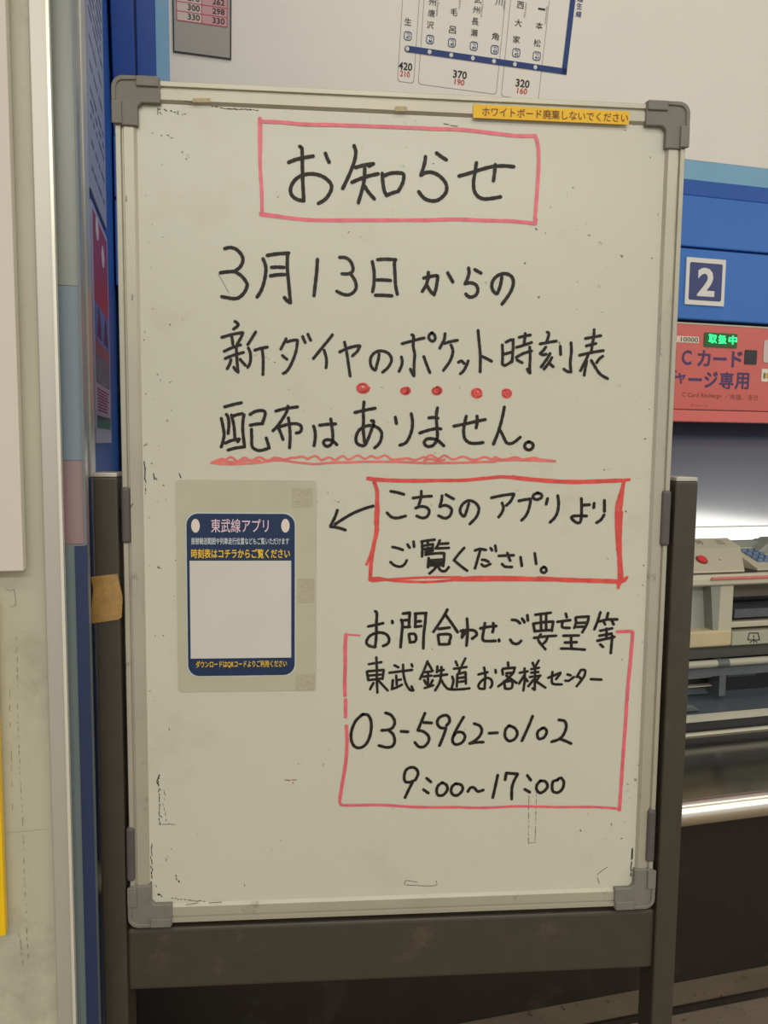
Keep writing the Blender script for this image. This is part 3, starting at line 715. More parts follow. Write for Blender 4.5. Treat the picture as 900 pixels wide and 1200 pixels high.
# stand: posts, crossbeam, feet
PD0, PD1 = -.004, .036
def px_box(name, x0p, x1p, yref, ztop, zbot, y0, y1, m, bev=.0025):
    return MB().box(BD.X(x0p, yref, -y0), BD.X(x1p, yref, -y0), y0, y1, zbot, ztop).build(name, m, wbd, bevel=bev)
zpt = BD.Z(120, 558, -PD0)
zpt2 = BD.Z(803, 565, -PD0)
zp = (zpt + zpt2) / 2
pl = px_box('stand_post', 108.5, 138, 600, zp, FZ + .05, PD0, PD1, M_post)
pr = px_box('stand_post', 790.8, 817, 600, zp, FZ + .05, PD0, PD1, M_post)
for a_, b__ in ((108.5, 138), (790.8, 817)):
    x0 = BD.X(a_, 600, -PD0); x1 = BD.X(b__, 600, -PD0)
    MB().box(x0 + .0006, x1 - .0006, PD0 + .0006, PD1 - .001, zp, zp + .0045).build('post_cap', M_postcap, wbd, bevel=.0008)
xpl1 = BD.X(138, 600, -PD0); xpr0 = BD.X(790.8, 600, -PD0)
zb1 = BD.Z(150, 1091, -PD0 - .003); zb2 = BD.Z(150, 1163, -PD0 - .003)
MB().box(xpl1 - .001, xpr0 + .001, .001, .034, zb2, zb1).build('cross_beam', M_post, wbd, bevel=.004)
xc1 = (BD.X(108.5, 600) + xpl1) / 2; xc2 = (BD.X(817, 600) + xpr0) / 2
for xx in (xc1, xc2):
    ft = MB(); ft.box(xx - .015, xx + .015, -.19, .25, FZ + .03, FZ + .06); ft.build('foot', M_post, wbd, bevel=.004)
    for yy_ in (-.165, .225):
        cb = MB(); cb.cyl((xx - .009, yy_, FZ + .019), (1, 0, 0), .019, .018, 24); cb.build('caster', M_dark, wbd, bevel=.002)
# edge clips, pivots and lock knob
for (xa_, xb_, ya_, yb_) in ((141.5, 151.5, 571, 637), (776, 786.5, 575, 640), (147.5, 157, 971, 1034), (759, 768.5, 950, 1011)):
    ym_ = (ya_ + yb_) / 2; xm_ = (xa_ + xb_) / 2
    MB().box(BD.X(xa_, ym_, .003), BD.X(xb_, ym_, .003), -.003, .022, BD.Z(xm_, yb_, .003), BD.Z(xm_, ya_, .003)).build('edge_clip', M_clip, wbd, bevel=.003)
zk = BD.Z(112, 1037)
cb = MB(); cb.cyl((BD.X(108.5, 600, -PD0) - .011, .016, zk), (1, 0, 0), .018, .012, 24); cb.build('lock_knob', mat('grey_knob', (96, 92, 84), .5, var=.04), wbd, bevel=.003)
for z_ in (BD.Z(450, 605), zk):
    cb = MB(); cb.cyl((xpl1 - .003, .016, z_), (1, 0, 0), .005, xL - xpl1 + .008, 14); cb.cyl((xR - .004, .016, z_), (1, 0, 0), .005, xpr0 - xR + .008, 14); cb.build('pivot_bolt', M_clip, wbd)

# ------------------------------------------------------------------ handwriting
IO = -SD + .0004
def part_empty(name, parent, label=None):
    o = bpy.data.objects.new(name, None); COL.objects.link(o); o.parent = parent; o.empty_display_size = .02
    OFF[o.name] = OFF[parent.name]; FR[o.name] = FR[parent.name]
    return setp(o, label)
def ink(name, m, items, label=None):
    if not name.startswith('handwritten_') or name == 'handwritten_arrow':
        mb = MB()
        for (ox, oy, s, wpx, spec) in items: strokes(mb, BD, IO, spec, wpx, (ox, oy), s)
        return mb.build(name, m, wbd, **({'label': label} if label else {}))
    # strokes that overlap sideways belong to one character
    S = []
    for (ox, oy, s, wpx, spec) in items:
        for st in spec.split(';'):
            xs = [ox + float(p.split(',')[0]) / s for p in st.split()]
            S.append((min(xs), max(xs), (ox, oy, s, wpx, st)))
    S.sort(key=lambda q_: q_[0]); G = []
    for a, b, it in S:
        if G and a < G[-1][0] - 1.0: G[-1][1].append(it); G[-1][0] = max(G[-1][0], b)
        else: G.append([b, [it]])
    e = part_empty(name, wbd, label)
    for _, its in G:
        mb = MB()
        for (ox, oy, s, wpx, st) in its: strokes(mb, BD, IO, st, wpx, (ox, oy), s)
        mb.build('handwritten_character', m, e)
HW = []
HW.append(('handwritten_heading', M_ink, 'black handwritten heading in the red box', [
 (290, 130, 6, 4.4, '368,250 382,262 385,300 386,380 388,470 392,560 396,632; 290,362 330,345 400,328 462,318; 396,632 350,622 312,592 303,545 330,490 375,457 430,443 490,447 545,470 585,510 590,550 565,600 535,630 500,650; 548,298 560,330 574,360'),
 (390, 130, 6, 4.3, '150,245 162,290 150,360 115,450 70,545; 160,398 215,382 260,375 284,372; 255,387 286,371; 135,502 190,478 250,458 318,442; 225,405 222,470 210,540 180,645; 225,530 250,570 292,618; 348,440 352,500 362,560 376,590; 350,462 400,440 450,435 490,440 500,460 490,510 460,565; 378,595 410,580 460,565; 652,322 645,370 620,452; 620,452 660,432 710,435 760,465 795,510 800,560 775,600 735,628 690,632 650,618 625,595 605,568; 730,296 765,322 798,343'),
 (500, 130, 6, 4.2, '228,458 300,438 380,412 460,392 540,386 612,392; 350,365 340,430 330,500 335,560 360,600 400,618 450,616 520,604; 482,378 478,430 470,490')]))
HW.append(('red_heading_box', M_redA, 'pinkish red hand-drawn box around the heading', [
 (290, 130, 6, 4.2, '86,52 86,200 90,400 100,560 103,705; 92,722 200,738 330,756 500,768 900,768 1260,768; 100,74 250,80 400,94 600,98 900,108 1260,122'),
 (290, 130, 6, 2.2, '95,52 98,120 97,300; 92,735 220,750 360,766'),
 (500, 130, 6, 4.2, '0,124 250,132 500,160 640,175 765,175; 765,175 785,260 787,400 778,550 768,680 762,760; 0,768 200,762 400,770 600,775 765,792; 770,765 760,792')]))
HW.append(('handwritten_line', M_ink, None, [
 (250, 280, 6, 4.2, '80,68 120,60 165,75 200,115 208,150 190,195 150,228; 150,228 90,232 50,238; 150,228 200,262 235,310 235,340 215,380 180,412 140,420 95,412 60,406; 350,140 368,190 368,240 355,310 335,365 308,408; 380,116 440,106 530,99; 522,104 520,200 530,310 542,445; 542,448 520,435 500,412; 410,200 455,198 495,200; 402,260 450,252 500,250; 732,145 728,220 718,310 708,398'),
 (350, 280, 6, 4.0, '288,130 330,132 365,158 382,200 378,228 350,245 305,245; 365,245 395,290 405,340 385,375 350,393 310,388 268,368; 518,160 530,230 530,310 520,370; 556,146 610,142 682,146; 676,152 674,180 678,260 682,330 694,388; 552,288 600,288 645,292; 540,396 590,396 655,400'),
 (470, 280, 6, 4.0, '160,275 200,265 245,258 258,266 252,310 245,350 232,392; 232,392 205,365 185,330; 192,235 190,280 175,325 150,368; 328,238 345,268 364,302; 475,205 478,240 465,285 450,315; 450,315 490,308 525,322 540,355 530,390 500,408 475,405 455,388; 520,216 540,228 562,240; 708,270 700,320 685,365 672,385 645,360 638,320 655,280 690,252 735,244 775,262 790,300 780,350 750,405 710,458')]))
HW.append(('handwritten_line', M_ink, None, [
 (250, 375, 7.5, 3.6, '190,12 215,30 215,50 178,80; 75,152 160,128 255,110; 260,112 240,160 210,210; 163,150 168,180 172,215; 95,275 160,245 240,218; 200,235 205,300 208,360 218,458; 218,458 195,440 180,415; 105,338 180,308 265,285; 155,350 145,385 122,428; 235,345 258,372 282,398; 372,105 345,150 303,215; 308,245 325,290 328,340 320,385 302,415; 365,265 420,248 475,238; 430,260 438,340 438,410 436,480; 640,165 620,205 593,255; 650,192 690,180 735,175; 740,180 730,260 705,340 670,415 640,455 615,468; 608,312 628,330 648,345; 785,145 795,170 808,198; 832,125 842,150 856,178'),
 (360, 375, 7.5, 3.6, '222,130 180,185 130,245 55,338; 148,265 165,320 170,370 165,420; 287,280 340,255 400,235 460,225; 464,228 440,275 398,315; 328,195 345,270 360,370 378,492; 632,300 625,350 610,400 598,440 570,420 556,380 560,330 590,290 635,272 685,278 725,305 742,350 725,395 700,428 663,458'),
 (460, 375, 7.5, 3.6, '85,208 150,190 215,172 278,158; 170,130 185,145 182,230 195,300 190,380 188,490; 188,490 172,465 158,432; 78,325 85,360 80,400 58,450; 275,322 300,390 328,462; 345,112 325,130 318,155 335,180 358,185 375,165 368,130 345,112; 462,120 455,170 435,210 415,248; 455,205 510,190 570,178; 515,220 530,265 525,310 500,370 448,442; 580,372 605,360 630,382; 665,360 650,400 625,445 597,472; 752,92 760,180 768,260 772,340 770,455; 780,318 820,335 870,362'),
 (570, 375, 6, 3.5, '112,175 115,240 112,310; 138,156 165,142 190,138; 188,142 188,200 180,295; 125,240 155,232 180,225; 115,312 135,318 180,290; 230,122 270,112 310,105; 272,95 270,130 265,170; 212,192 260,178 318,158; 210,262 260,235 318,218; 305,190 308,260 305,330 308,372; 308,372 298,365 288,345; 215,280 235,292 252,300; 428,85 440,98 425,150; 378,168 430,158 492,148; 418,190 400,215 378,235; 378,235 400,245 420,240; 448,235 425,275 385,330; 460,265 440,300 405,345; 440,300 455,315 470,328; 520,185 522,242; 595,160 598,220 590,300 595,365; 595,365 570,362 545,345; 758,68 755,120 745,170 738,225; 697,130 750,120 805,110; 703,182 740,172 770,165; 655,248 740,228 822,215; 720,235 700,280 662,355; 705,290 695,340 688,388; 738,285 765,330 800,380 852,412; 818,255 795,272 775,300')]))
HW.append(('handwritten_line', M_ink, None, [
 (240, 465, 7.5, 3.8, '175,88 250,68 322,52; 145,190 158,250 170,330 160,390 145,440; 190,155 205,180 212,240 205,322; 235,160 255,250 262,320 265,360; 250,170 290,155 330,148; 345,158 335,220 335,310 350,440; 180,408 230,385 300,370; 303,372 290,395; 205,468 270,450 345,440; 398,155 440,130 490,120 525,128 530,160 505,235; 400,250 450,240 510,235; 410,285 412,360 415,430 440,460 490,472 565,450; 566,450 555,410 540,362; 625,125 700,105 815,88; 730,82 720,130 680,200 640,255 600,298; 640,265 660,300 688,375; 655,265 720,245 790,235 840,250 850,285 835,310 805,318; 735,185 745,260 750,350 745,448'),
 (350, 465, 7.5, 3.8, '132,258 145,310 145,370 135,430; 185,250 250,242 325,238; 282,195 292,260 300,330 295,400 265,432 235,430 218,400 240,378 280,380 310,395 335,420; 495,138 580,118 672,100; 575,45 568,120 570,200 568,290 580,400; 640,210 660,220 640,290 610,370 580,425 540,425 508,400 505,350 530,295 580,262 640,252 700,275 730,320 722,380 700,420 668,448; 850,180 860,235'),
 (460, 465, 7.5, 3.8, '165,148 175,210 172,280 150,350 115,405 65,425; 320,185 360,182 400,188; 240,318 310,295 380,280 425,282; 395,98 385,170 390,260 395,340 385,390 350,430 305,435 278,405 300,372 350,368 400,385 450,430; 540,258 640,238 740,215 815,200; 648,170 635,230 625,300 635,365 670,400 720,410 795,402; 742,170 745,215 735,272'),
 (550, 465, 7.5, 3.7, '308,90 295,160 275,240 250,320 215,415; 235,360 210,415; 275,300 300,350 325,400 360,412 400,395 448,355; 523,395 495,410 487,440 505,462 535,465 560,440 555,410 523,395')]))
HW.append(('red_wavy_underline', M_redB2, 'pale red double underline with wavy top stroke', [
 (240, 465, 7.5, 2.6, '60,580 150,590 250,592 400,585 500,575 600,560 700,560 800,575 900,585; 60,578 150,545 180,555 230,530 290,565 350,535 410,560 480,530 550,560 620,535 700,550 760,535 800,535 860,525 900,545; 90,585 150,565 260,575 380,560 480,560'),
 (350, 465, 7.5, 2.6, '75,585 150,590 300,578 450,575 600,570 900,570; 75,548 150,520 200,555 270,532 320,555 385,520 440,550 520,515 580,545 640,520 690,540 760,515 820,550 900,545'),
 (460, 465, 7.5, 2.6, '75,572 150,575 300,582 450,580 600,578 900,568; 75,548 130,540 200,555 270,530 290,535 340,512 400,545 460,515 530,550 620,525 690,550 740,550 810,530 860,545 900,540; 280,560 340,545 400,565 460,550'),
 (550, 465, 7.5, 2.6, '225,562 400,555 600,560 755,565; 225,528 280,550 340,545 410,530 470,550 570,535 620,550 755,565')]))
rd = []
for (ox, oy, s, x, y, rx, ry) in ((360, 375, 7.5, 490, 597, 58, 46), (460, 375, 7.5, 112, 622, 44, 34), (460, 375, 7.5, 388, 622, 46, 36), (460, 375, 7.5, 742, 640, 50, 42), (570, 375, 6, 142, 518, 36, 31)):
    sp = ' '.join('%.1f,%.1f' % (x + rx * (1 - t / 44) * math.cos(t * .62 + x), y + ry * (1 - t / 44) * math.sin(t * .62 + x)) for t in range(25))
    rd.append((ox, oy, s, 2.2, sp))
for r_ in rd: HW.append(('red_dot', M_redB, None, [r_, (r_[0], r_[1], r_[2], 4.5, r_[4].split(' ')[20] + ' ' + r_[4].split(' ')[23] + ' ' + r_[4].split(' ')[16])]))
HW.append(('handwritten_arrow', M_ink, None, [(380, 555, 7.5, 3.6, '430,285 360,305 260,345 180,390 95,445; 115,322 95,380 55,460; 55,465 120,475 185,495')]))
HW.append(('red_app_box', M_redB, 'bold red hand-drawn box at the end of the arrow', [
 (380, 555, 7.5, 4.6, '438,68 465,160 462,290 455,420 465,500 440,600 430,675; 385,42 500,55 700,62 900,62'),
 (380, 555, 7.5, 3.2, '460,200 475,300 470,420 468,500'),
 (420, 610, 7.5, 4.6, '165,0 150,150 128,250 110,400 104,520'), (420, 610, 7.5, 3.0, '125,240 100,320 72,385; 110,510 180,505 280,525 400,535 600,540 760,530 900,515; 120,532 250,520 400,510 600,500 900,498'),
 (490, 555, 7.5, 4.0, '0,62 200,60 400,58 600,40 750,28 900,45'),
 (600, 555, 6, 4.8, '0,25 150,42 400,58 600,54 770,48'), (600, 555, 6, 3.4, '770,48 825,42; 790,45 780,60'),
 (600, 555, 6, 4.0, '788,60 770,120 740,220 735,320 740,440 745,540; 782,80 772,180 760,300 755,540'),
 (530, 610, 7.5, 3.6, '0,515 200,500 500,500 700,508 900,520; 0,520 200,522 500,520 900,522'),
 (630, 600, 7.5, 5.2, '0,585 300,598 550,605 730,612'), (630, 600, 7.5, 3.6, '700,0 695,150 710,350 715,450 720,640; 738,0 728,200 730,400 745,590; 700,620 770,600; 750,610 785,575; 712,610 710,665')]))
HW.append(('handwritten_line', M_ink, None, [
 (380, 555, 7.5, 3.5, '585,155 640,165 700,182; 552,345 590,380 640,390 715,372'),
 (490, 555, 7.5, 3.5, '-45,215 40,203 118,198; 28,155 25,210 0,290 -22,302; -22,302 30,288 80,300 98,335 80,375 40,390 -12,372; 210,195 205,240 190,290; 190,290 240,278 285,300 295,330 275,375 235,392 180,370; 245,185 280,205 312,222; 445,265 425,330 405,375 375,350 370,310 395,265 440,238 490,248 530,290 530,340 505,390 455,442; 645,212 740,192 840,178; 843,182 815,240 775,280; 738,258 750,300 735,345 708,382'),
 (600, 555, 6, 3.5, '48,192 90,183 130,178; 130,180 128,210 115,260 95,300 68,328; 180,135 152,150 150,172 175,182 205,170 208,148 180,135; 250,175 240,215; 322,155 328,210 320,270 300,310 268,342; 488,175 490,230 488,300 480,340 455,345 420,315 435,298 525,298; 495,222 545,218; 578,208 575,240; 650,188 650,265; 648,290 625,325 595,345')]))
HW.append(('handwritten_line', M_ink, None, [
 (420, 610, 7.5, 3.3, '300,232 345,242 390,258; 282,365 320,395 370,405 405,385 425,350; 432,210 450,238; 485,185 490,230; 555,185 610,175 670,168; 560,190 562,250 560,315; 612,180 608,215; 570,222 655,207; 655,210 650,245; 580,252 655,240; 612,240 610,270; 590,278 655,262; 715,175 700,215 680,245; 710,205 790,200; 695,245 795,240; 590,300 660,290 750,285; 755,290 752,340 745,400; 618,330 612,410; 625,350 735,342; 622,372 735,368; 695,390 665,430 625,465; 700,395 720,435 760,445 795,410; 625,395 740,390'),
 (530, 610, 7.5, 3.3, '105,240 60,290 15,348; 15,348 70,395 130,440; 200,262 245,250 295,258; 245,262 225,335 200,420; 338,242 350,262; 378,220 385,268; 262,345 290,348 318,362; 258,385 285,402 335,382; 410,310 540,305; 485,285 495,320 510,352; 438,382 465,405 525,408; 600,322 612,398; 725,288 738,380; 805,408 782,425 785,450 810,458 828,440 820,415 805,408')]))
HW.append(('handwritten_line', M_ink, None, [
 (395, 705, 7.5, 3.5, '335,85 350,105 345,200 345,300 335,400; 275,218 340,205 405,190; 335,400 285,390 258,360 280,310 330,280 385,272 435,290 458,330 445,370 405,390; 485,170 488,188; 565,160 575,200 568,290 558,400; 580,105 640,98; 640,102 635,150 632,220; 585,165 630,160; 580,225 640,222; 685,105 785,100; 780,104 775,180 762,290 758,410; 690,105 688,220; 695,175 735,172; 685,222 740,215; 632,290 640,350; 635,285 680,285 695,315 685,350 640,358'),
 (500, 705, 7.5, 3.5, '182,70 150,130 105,200 60,265; 165,115 220,190 272,268; 105,240 200,228; 100,295 110,375; 105,290 180,285 212,300 200,350 195,372 115,375; 355,150 360,260 350,385; 300,258 360,250 420,255 440,290 400,325; 320,250 310,315; 345,265 310,315; 472,235 540,222 612,215; 512,190 500,260 492,320 510,345 605,345; 585,190 590,220 580,268; 635,335 637,348; 750,160 790,165 820,190; 840,150 860,182; 885,120 890,165; 735,335 760,365 800,370 830,345'),
 (600, 705, 6, 3.3, '165,92 220,85 272,78; 150,155 160,210; 150,155 220,145 290,140; 290,142 280,205; 160,208 270,200; 203,95 205,200; 240,92 240,200; 155,255 230,245 310,240; 202,230 185,270 235,335; 250,245 240,275 215,300; 378,85 385,110; 320,142 410,130; 355,145 355,180 405,185; 447,115 450,150 438,185; 452,110 540,105; 538,108 530,150 495,215; 460,150 520,148; 460,178 510,175; 362,240 470,238; 372,288 455,285; 415,245 418,330; 345,330 430,332 512,338; 622,75 605,130 580,195; 610,140 670,125; 640,132 655,160; 675,80 665,125; 665,125 740,125; 700,130 715,160; 620,205 705,188; 665,190 665,245; 615,240 700,225; 600,275 720,248; 705,240 700,300 695,362; 620,300 640,318')]))
HW.append(('handwritten_line', M_ink, None, [
 (395, 705, 7.5, 3.1, '280,550 390,532; 345,490 350,600 350,700 355,800; 262,615 275,690; 270,612 410,600; 410,602 400,680; 280,650 400,640; 280,690 400,675; 320,715 290,770; 370,700 445,780; 505,560 540,578; 460,625 660,600; 580,555 585,640 605,720 640,775 670,780; 670,780 655,745; 655,550 662,570; 520,650 525,730; 525,690 560,685; 490,690 485,760; 480,768 520,755 570,730; 795,525 770,590 730,680; 800,540 840,610; 770,620 825,615; 755,660 830,650; 800,625 798,740; 765,690 785,725; 840,690 820,730; 770,760 845,735'),
 (500, 705, 7.5, 3.1, '95,570 90,620; 65,655 180,640; 90,610 150,600; 130,575 125,660 110,720 75,780; 130,690 160,740 200,770 300,770 375,762; 255,525 270,560; 340,500 310,560; 240,590 350,575; 295,580 285,620; 270,640 265,745; 275,635 340,620; 342,624 345,720; 285,670 330,665; 285,705 325,700; 225,660 235,700 220,760; 505,580 515,640 510,760; 455,640 535,620; 510,765 470,765 455,740 480,700 530,670 570,690 575,730 560,755; 605,600 608,625; 715,535 718,570; 665,600 670,640; 670,590 775,580; 775,582 765,620; 700,630 760,625; 760,628 700,690 630,745; 700,650 790,715; 680,700 690,765; 690,705 750,700 745,760 690,765'),
 (600, 705, 6, 3.1, '55,500 110,490; 88,470 90,550 80,625; 85,520 50,575; 95,540 110,560; 145,430 155,455; 188,415 165,455; 135,475 190,465; 135,500 185,495; 125,530 200,520; 162,460 160,620; 160,620 145,610; 150,550 115,595; 190,530 170,560; 170,560 235,605; 255,535 340,500; 340,505 310,545; 285,495 280,560 295,580 350,582; 390,512 412,518; 375,555 400,555 435,530; 485,480 455,530; 490,480 515,485 505,530 455,595; 465,525 490,545; 555,545 628,548')]))
HW.append(('handwritten_line', M_ink, None, [
 (390, 820, 6, 3.6, '210,102 160,150 132,220 130,280 150,325 190,338 235,310 265,240 270,160 250,110 210,102; 372,92 410,108 435,150 425,190 395,210 345,215; 395,215 425,245 435,290 420,325 380,335 325,322; 480,222 528,225; 648,95 625,150 598,215; 640,160 695,163; 598,215 640,225 675,260 670,300 640,330 605,330 577,300; 800,180 822,150 810,115 780,110 745,130 735,165 755,195 795,200; 795,203 780,250 750,322'),
 (500, 820, 6, 3.5, '260,122 220,190 190,250 182,290 205,315 250,300 270,260 250,230 210,230 195,250; 335,168 375,185 388,220 370,260 335,290 302,308; 302,308 350,300 398,298; 440,235 498,232; 580,182 555,210 552,260 580,290 620,275 638,235 620,200 580,182; 745,115 715,190 670,288; 815,200 785,220 778,250 790,275 825,265 845,225 830,200 815,200'),
 (600, 820, 6, 3.5, '330,142 370,150 382,190 365,240 335,275 280,295; 335,275 365,285 415,308')]))
HW.append(('handwritten_line', M_ink, None, [
 (390, 820, 6, 3.5, '580,565 600,520 585,485 550,475 515,495 502,540 510,575 540,580 565,570; 566,572 540,620 508,688; 660,552 690,578; 638,632 672,656; 770,582 740,605 730,640 740,670 775,670 805,635 800,600 770,582'),
 (500, 820, 6, 3.5, '205,590 180,610 172,645 190,670 220,670 252,635 245,600 205,590; 290,645 310,618 335,620 360,645 398,635; 500,530 485,600 465,688; 552,562 560,515; 560,515 640,522; 640,524 615,570 600,620 598,698; 708,532 732,565; 690,630 725,650; 800,570 775,600 775,635 800,655 835,635 850,605 835,575 800,570'),
 (600, 820, 6, 3.5, '320,565 290,575 282,610 290,645 325,652 355,625 365,580 345,550 322,560')]))
HW.append(('red_contact_box', M_redA, 'thin pinkish red open box around the contact details', [
 (395, 705, 7.5, 2.0, '200,296 90,290'), (395, 705, 7.5, 4.2, '78,290 72,400 72,550 68,700 70,825'),
 (390, 820, 6, 4.0, '90,0 90,120; 95,185 100,300 90,450 65,600 50,700'), (390, 820, 6, 3.2, '50,700 60,738 150,742 350,740 600,755 900,755'),
 (500, 820, 6, 3.0, '240,757 400,760 650,750 900,755'), (600, 820, 6, 2.9, '300,755 600,755 760,768'),
 (600, 820, 6, 4.0, '808,0 800,150 785,350 768,600 756,775'), (600, 705, 6, 3.6, '740,212 835,208'), (600, 705, 6, 4.0, '845,212 848,230 835,400 815,600 810,690')]))
names_used = {}
LL = iter(['black handwriting giving a date', 'black handwriting on the second line, mentioning pocket timetables', 'black handwriting above the wavy underline',
           'black handwriting beside the arrow, upper line in the bold red box', 'black handwriting, lower line in the bold red box', 'black handwriting asking for enquiries',
           'small black handwriting naming the customer centre', 'black handwritten telephone number', 'black handwritten opening hours'])
for nm_, m, lb, items in HW:
    if nm_ == 'handwritten_line': lb = next(LL)
    ink(nm_, m, items, lb)
# old residue: thin faded marks and dirty traces near the edges of the writing surface
mb = MB(); random.seed(11)
def mk(spec, wpx=.7, org=(0, 0), s=1): strokes(mb, BD, IO - .0002, spec, wpx, org, s)
def dash(x0_, y0_, x1_, y1_, n_, wd=.6, jit=.5):
    for k in range(n_):
        t = (k + random.random() * .4) / n_; l = random.uniform(.3, .9) / n_; j = random.uniform(-jit, jit); i_ = random.uniform(-jit, jit)
        mk('%.2f,%.2f %.2f,%.2f' % (x0_ + (x1_ - x0_) * t + j, y0_ + (y1_ - y0_) * t + i_, x0_ + (x1_ - x0_) * (t + l) + j, y0_ + (y1_ - y0_) * (t + l) + i_), wd * random.uniform(.7, 1.3))
mk('256,321 268,343', .5); mk('185,127 185,134; 185,128 188,128; 187,131 189,134', .9); dash(193, 128, 216, 134, 9, .9, 1.6); dash(196, 158, 204, 163, 4, .6, 1); dash(214, 178, 222, 186, 8, .6, 2.5)
dash(248, 124.5, 262, 126.5, 5, 1.1, .3); dash(262, 127, 302, 129, 12, 1.1, .4)
mk('520,145 526,146; 528,147 536,148', .8); mk('489,1034 476,1032 474,1037; 476,1037 509,1038 511,1032', .6)
dash(186, 908, 187, 966, 16, .9); dash(187, 966, 206, 966, 6, .7); dash(191, 925, 194, 962, 7, .5, 2); mk('187,908 184,916 186,920', 1.4); dash(629, 922, 627, 985, 14, .5, .2); dash(620, 925, 619, 987, 12, .5, .2); dash(619, 988, 628, 987, 4, .6)
dash(177, 988, 178, 1036, 13, 1.2, 1.0); dash(185, 1047, 190, 1050, 4, 1.4, 1.2); dash(196, 1002, 192, 1010, 5, .6, 3); dash(205, 1025, 210, 1034, 4, .9, 2); dash(200, 1053, 240, 1057, 10, .8, 1)
dash(741, 994, 739, 1028, 7, 1.4, .5); mk('741,996 740.5,1006', 2.2); mk('700,1025 706,1020 712,1016; 700,1028 702,1035', .6)
mk('169,541 170,552 169.5,562', 1.3); dash(170, 543, 171, 580, 9, .8, 1); mk('210,555 212,560; 180,555 181,562; 182,560 184,562', 1.2)
mk('160,637 162,670 170,673; 163,677 167,688', .5)
for _ in range(90):
    x = random.choice([random.uniform(163, 200), random.uniform(700, 770), random.uniform(170, 760)]); y = random.uniform(150, 1040)
    if 240 < x < 740 and 150 < y < 960 and random.random() < .75: continue
    if x > 778 - (y - 130) * .035 or x < 162 + (y - 130) * .02: continue
    a = random.uniform(0, 6.28); l = random.uniform(.3, 2.2); mk('%.1f,%.1f %.1f,%.1f' % (x, y, x + l * math.cos(a), y + l * math.sin(a)), random.uniform(.5, 1.1))
mb.build('marker_residue', M_inkthin, wbd, kind='stuff')
mb = MB()
for spec, wpx in (('774,395 774,415 776,415', .4), ('771,250 771,253', .6), ('152,595 156,590', .8)):
    strokes(mb, BD, -.0002, spec, wpx)
strokes(mb, BD, -.0002, '215,118 226,120 238,119; 245,1058 260,1057; 155,345 155,352; 148,230 148,236; 218,1060 232,1058', .8)
mb.build('rail_scuffs', M_inkthin, wbd, kind='stuff')

for (x_, y_, w_, h_) in ((236, 117.5, 20, 4), (470, 127.5, 14, 5)):
    a_ = BD.P(x_ - w_ / 2, y_); b2 = BD.P(x_ + w_ / 2, y_)
    MB().prism([(a_[0], a_[1] - h_ * .0005), (b2[0], b2[1] - h_ * .0005), (b2[0], b2[1] + h_ * .0005), (a_[0], a_[1] + h_ * .0005)], -.0002, .0012).build('tape_residue', mat('tan_residue', (176, 160, 124), .6, var=.15, scale=200), wbd)
mb = MB(); strokes(mb, BD, IO - .0002, '334,914 340,914.5; 342,914 347,914; 343,917 344,918', 1.0); mb.build('red_smudge', mat('dull_red_residue', (140, 62, 52), .5, var=0), wbd)
# ------------------------------------------------------------------ laminated notice
LO = -SD + .0008
def LX(px, py): return BD.P(px, py, LO)
xa, zt_ = LX(206, 562); xb, _ = LX(371, 570); _, zb_ = LX(290, 810)
ln = thing('laminated_notice', BD, ((xa + xb) / 2, SD - .0008, zb_), 'small navy laminated timetable notice stuck in a clear pocket on the whiteboard', 'notice')
MB().prism(rrect(xa, xb, zb_, zt_, .004), SD - .0008, SD - .0001).build('clear_pocket', M_pocket, ln)
cx0 = BD.X(219.6, 695, LO); cx1 = BD.X(345.4, 695, LO); cz1 = BD.Z(282, 602, LO); cz0 = BD.Z(282, 791.5, LO)
rim = .0012
MB().prism(rrect(cx0 - rim, cx1 + rim, cz0 - rim, cz1 + rim, .013, 8), SD - .0011, SD - .0008).build('card_rim', mat('pale_card_edge', (190, 196, 196), .4, var=0), ln)
MB().prism(rrect(cx0, cx1, cz0, cz1, .0125, 8), SD - .0014, SD - .0010).build('card', mat('navy_card', (16, 42, 80), .35, var=.05, scale=30), ln)
MB().box(BD.X(223, 714, LO), BD.X(341.3, 714, LO), SD - .0016, SD - .0013, BD.Z(282, 771, LO), BD.Z(282, 657, LO)).build('white_square', mat('white_card_square', (202, 198, 190), .35, var=.02), ln)
for cx in (229.2, 334.5):
    mb = MB(); x_, z_ = BD.P(cx, 616, LO); mb.prism([(x_ + .0046 * math.cos(2 * math.pi * k / 20), z_ + .0076 * math.sin(2 * math.pi * k / 20)) for k in range(20)], SD - .0016, SD - .0013)
    mb.build('white_oval', mat('white_oval_print', (220, 206, 196), .4, var=0), ln)
TO = -(SD - .0017)
def tx(name, items, m, bold):
    mb = MB()
    for body, x0_, x1_, cy, h in items: text_px(mb, BD, body, (x0_ + x1_) / 2, cy, x1_ - x0_, h, TO, bold, ref=LO)
    return mb.build(name, m, ln)
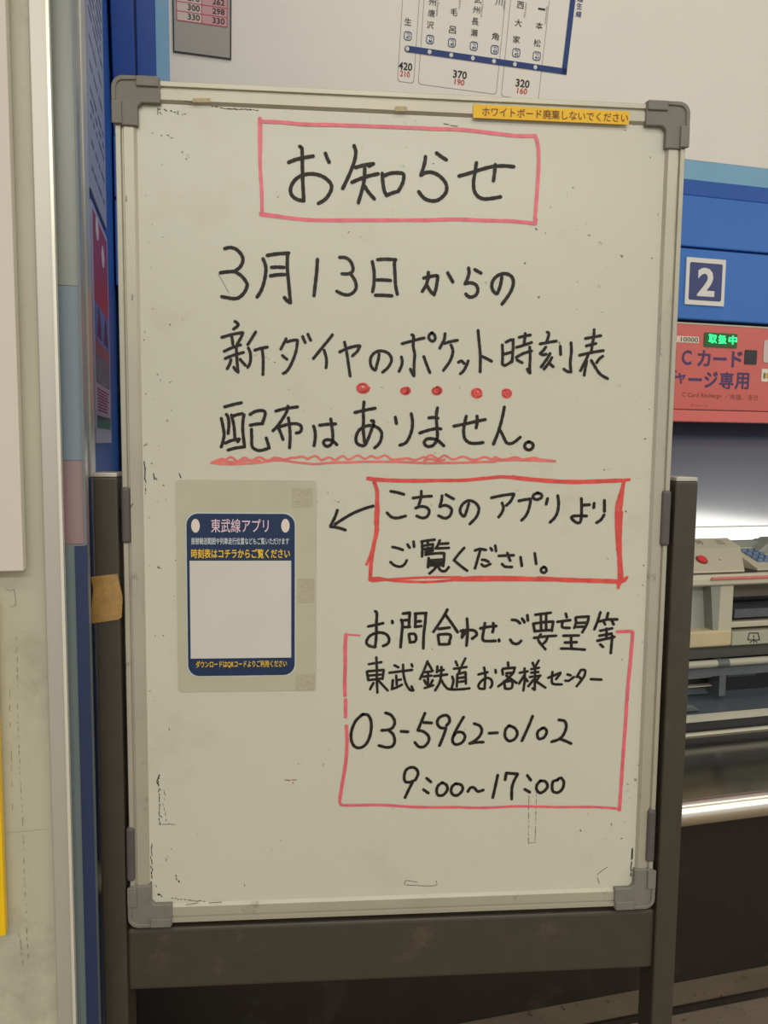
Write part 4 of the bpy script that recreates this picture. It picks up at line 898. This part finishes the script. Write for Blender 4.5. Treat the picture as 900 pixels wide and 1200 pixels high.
tx('printed_title', [('東武線アプリ', 247.5, 315, 616, 16.0)], mat('pinkish_white_print', (226, 196, 206), .4, var=0), .004)
tx('printed_subtitle', [('振替輸送範囲や列車走行位置などもご覧いただけます', 224.5, 339, 634, 8.0)], mat('pale_print', (206, 214, 218), .4, var=0), .008)
tx('printed_yellow_line', [('時刻表はコチラからご覧ください', 224.5, 340, 648.6, 11.0)], mat('yellow_print', (232, 190, 40), .4, var=0), .016)
tx('printed_yellow_footer', [('ダウンロードはQRコードよりご利用ください', 230, 336.5, 778, 8.4)], mat('yellow_print', (232, 190, 40), .4, var=0), .012)
# patches of tape on the pocket
for (x0_, x1_, y0_, y1_) in ((343, 366, 572, 594), (349, 368, 678, 706), (347, 369, 790, 809)):
    a_ = BD.X(x0_, (y0_ + y1_) / 2, LO); b2 = BD.X(x1_, (y0_ + y1_) / 2, LO)
    MB().box(a_, b2, SD - .0012, SD - .0009, BD.Z(x0_, y1_, LO), BD.Z(x0_, y0_, LO)).build('tape_patch', mat('old_tape', (172, 166, 142), .4, var=.08, scale=200, bump=.4, bscale=600), ln)

# yellow label tape on the top rail, brown packing tape on the left post
x0, x1 = BD.X(554.5, 131), BD.X(737, 138); z1_ = BD.Z(645, 126.6); z0_ = BD.Z(645, 142.2)
lt = thing('label_tape', BD, ((x0 + x1) / 2, .0, z0_), 'yellow label tape with brown lettering stuck along the top rail of the board', 'label')
MB().box(x0, x1, -.0005, .0003, z0_, z1_).build('tape', M_tape, lt)
mb = MB(); text_px(mb, BD, 'ホワイトボード廃棄しないでください', 651, 134.8, 171, 10.8, .0008, .004); mb.build('printed_lettering', M_tapetext, lt)
cb = PD0 - .0012
tp = [(106.6, 676), (137.5, 672.5), (143.5, 700), (142.5, 723), (139, 726), (108, 730.5), (107.2, 715), (109.5, 690)]
pts = [BD.P(x, y, -cb) for x, y in tp]
gt = MB(); gt.prism(list(reversed(pts)), cb - .0004, cb + .0012)
gt.build('packing_tape', M_gum, None, BD, label='torn piece of brown packing tape stuck on the left stand post', category='tape')
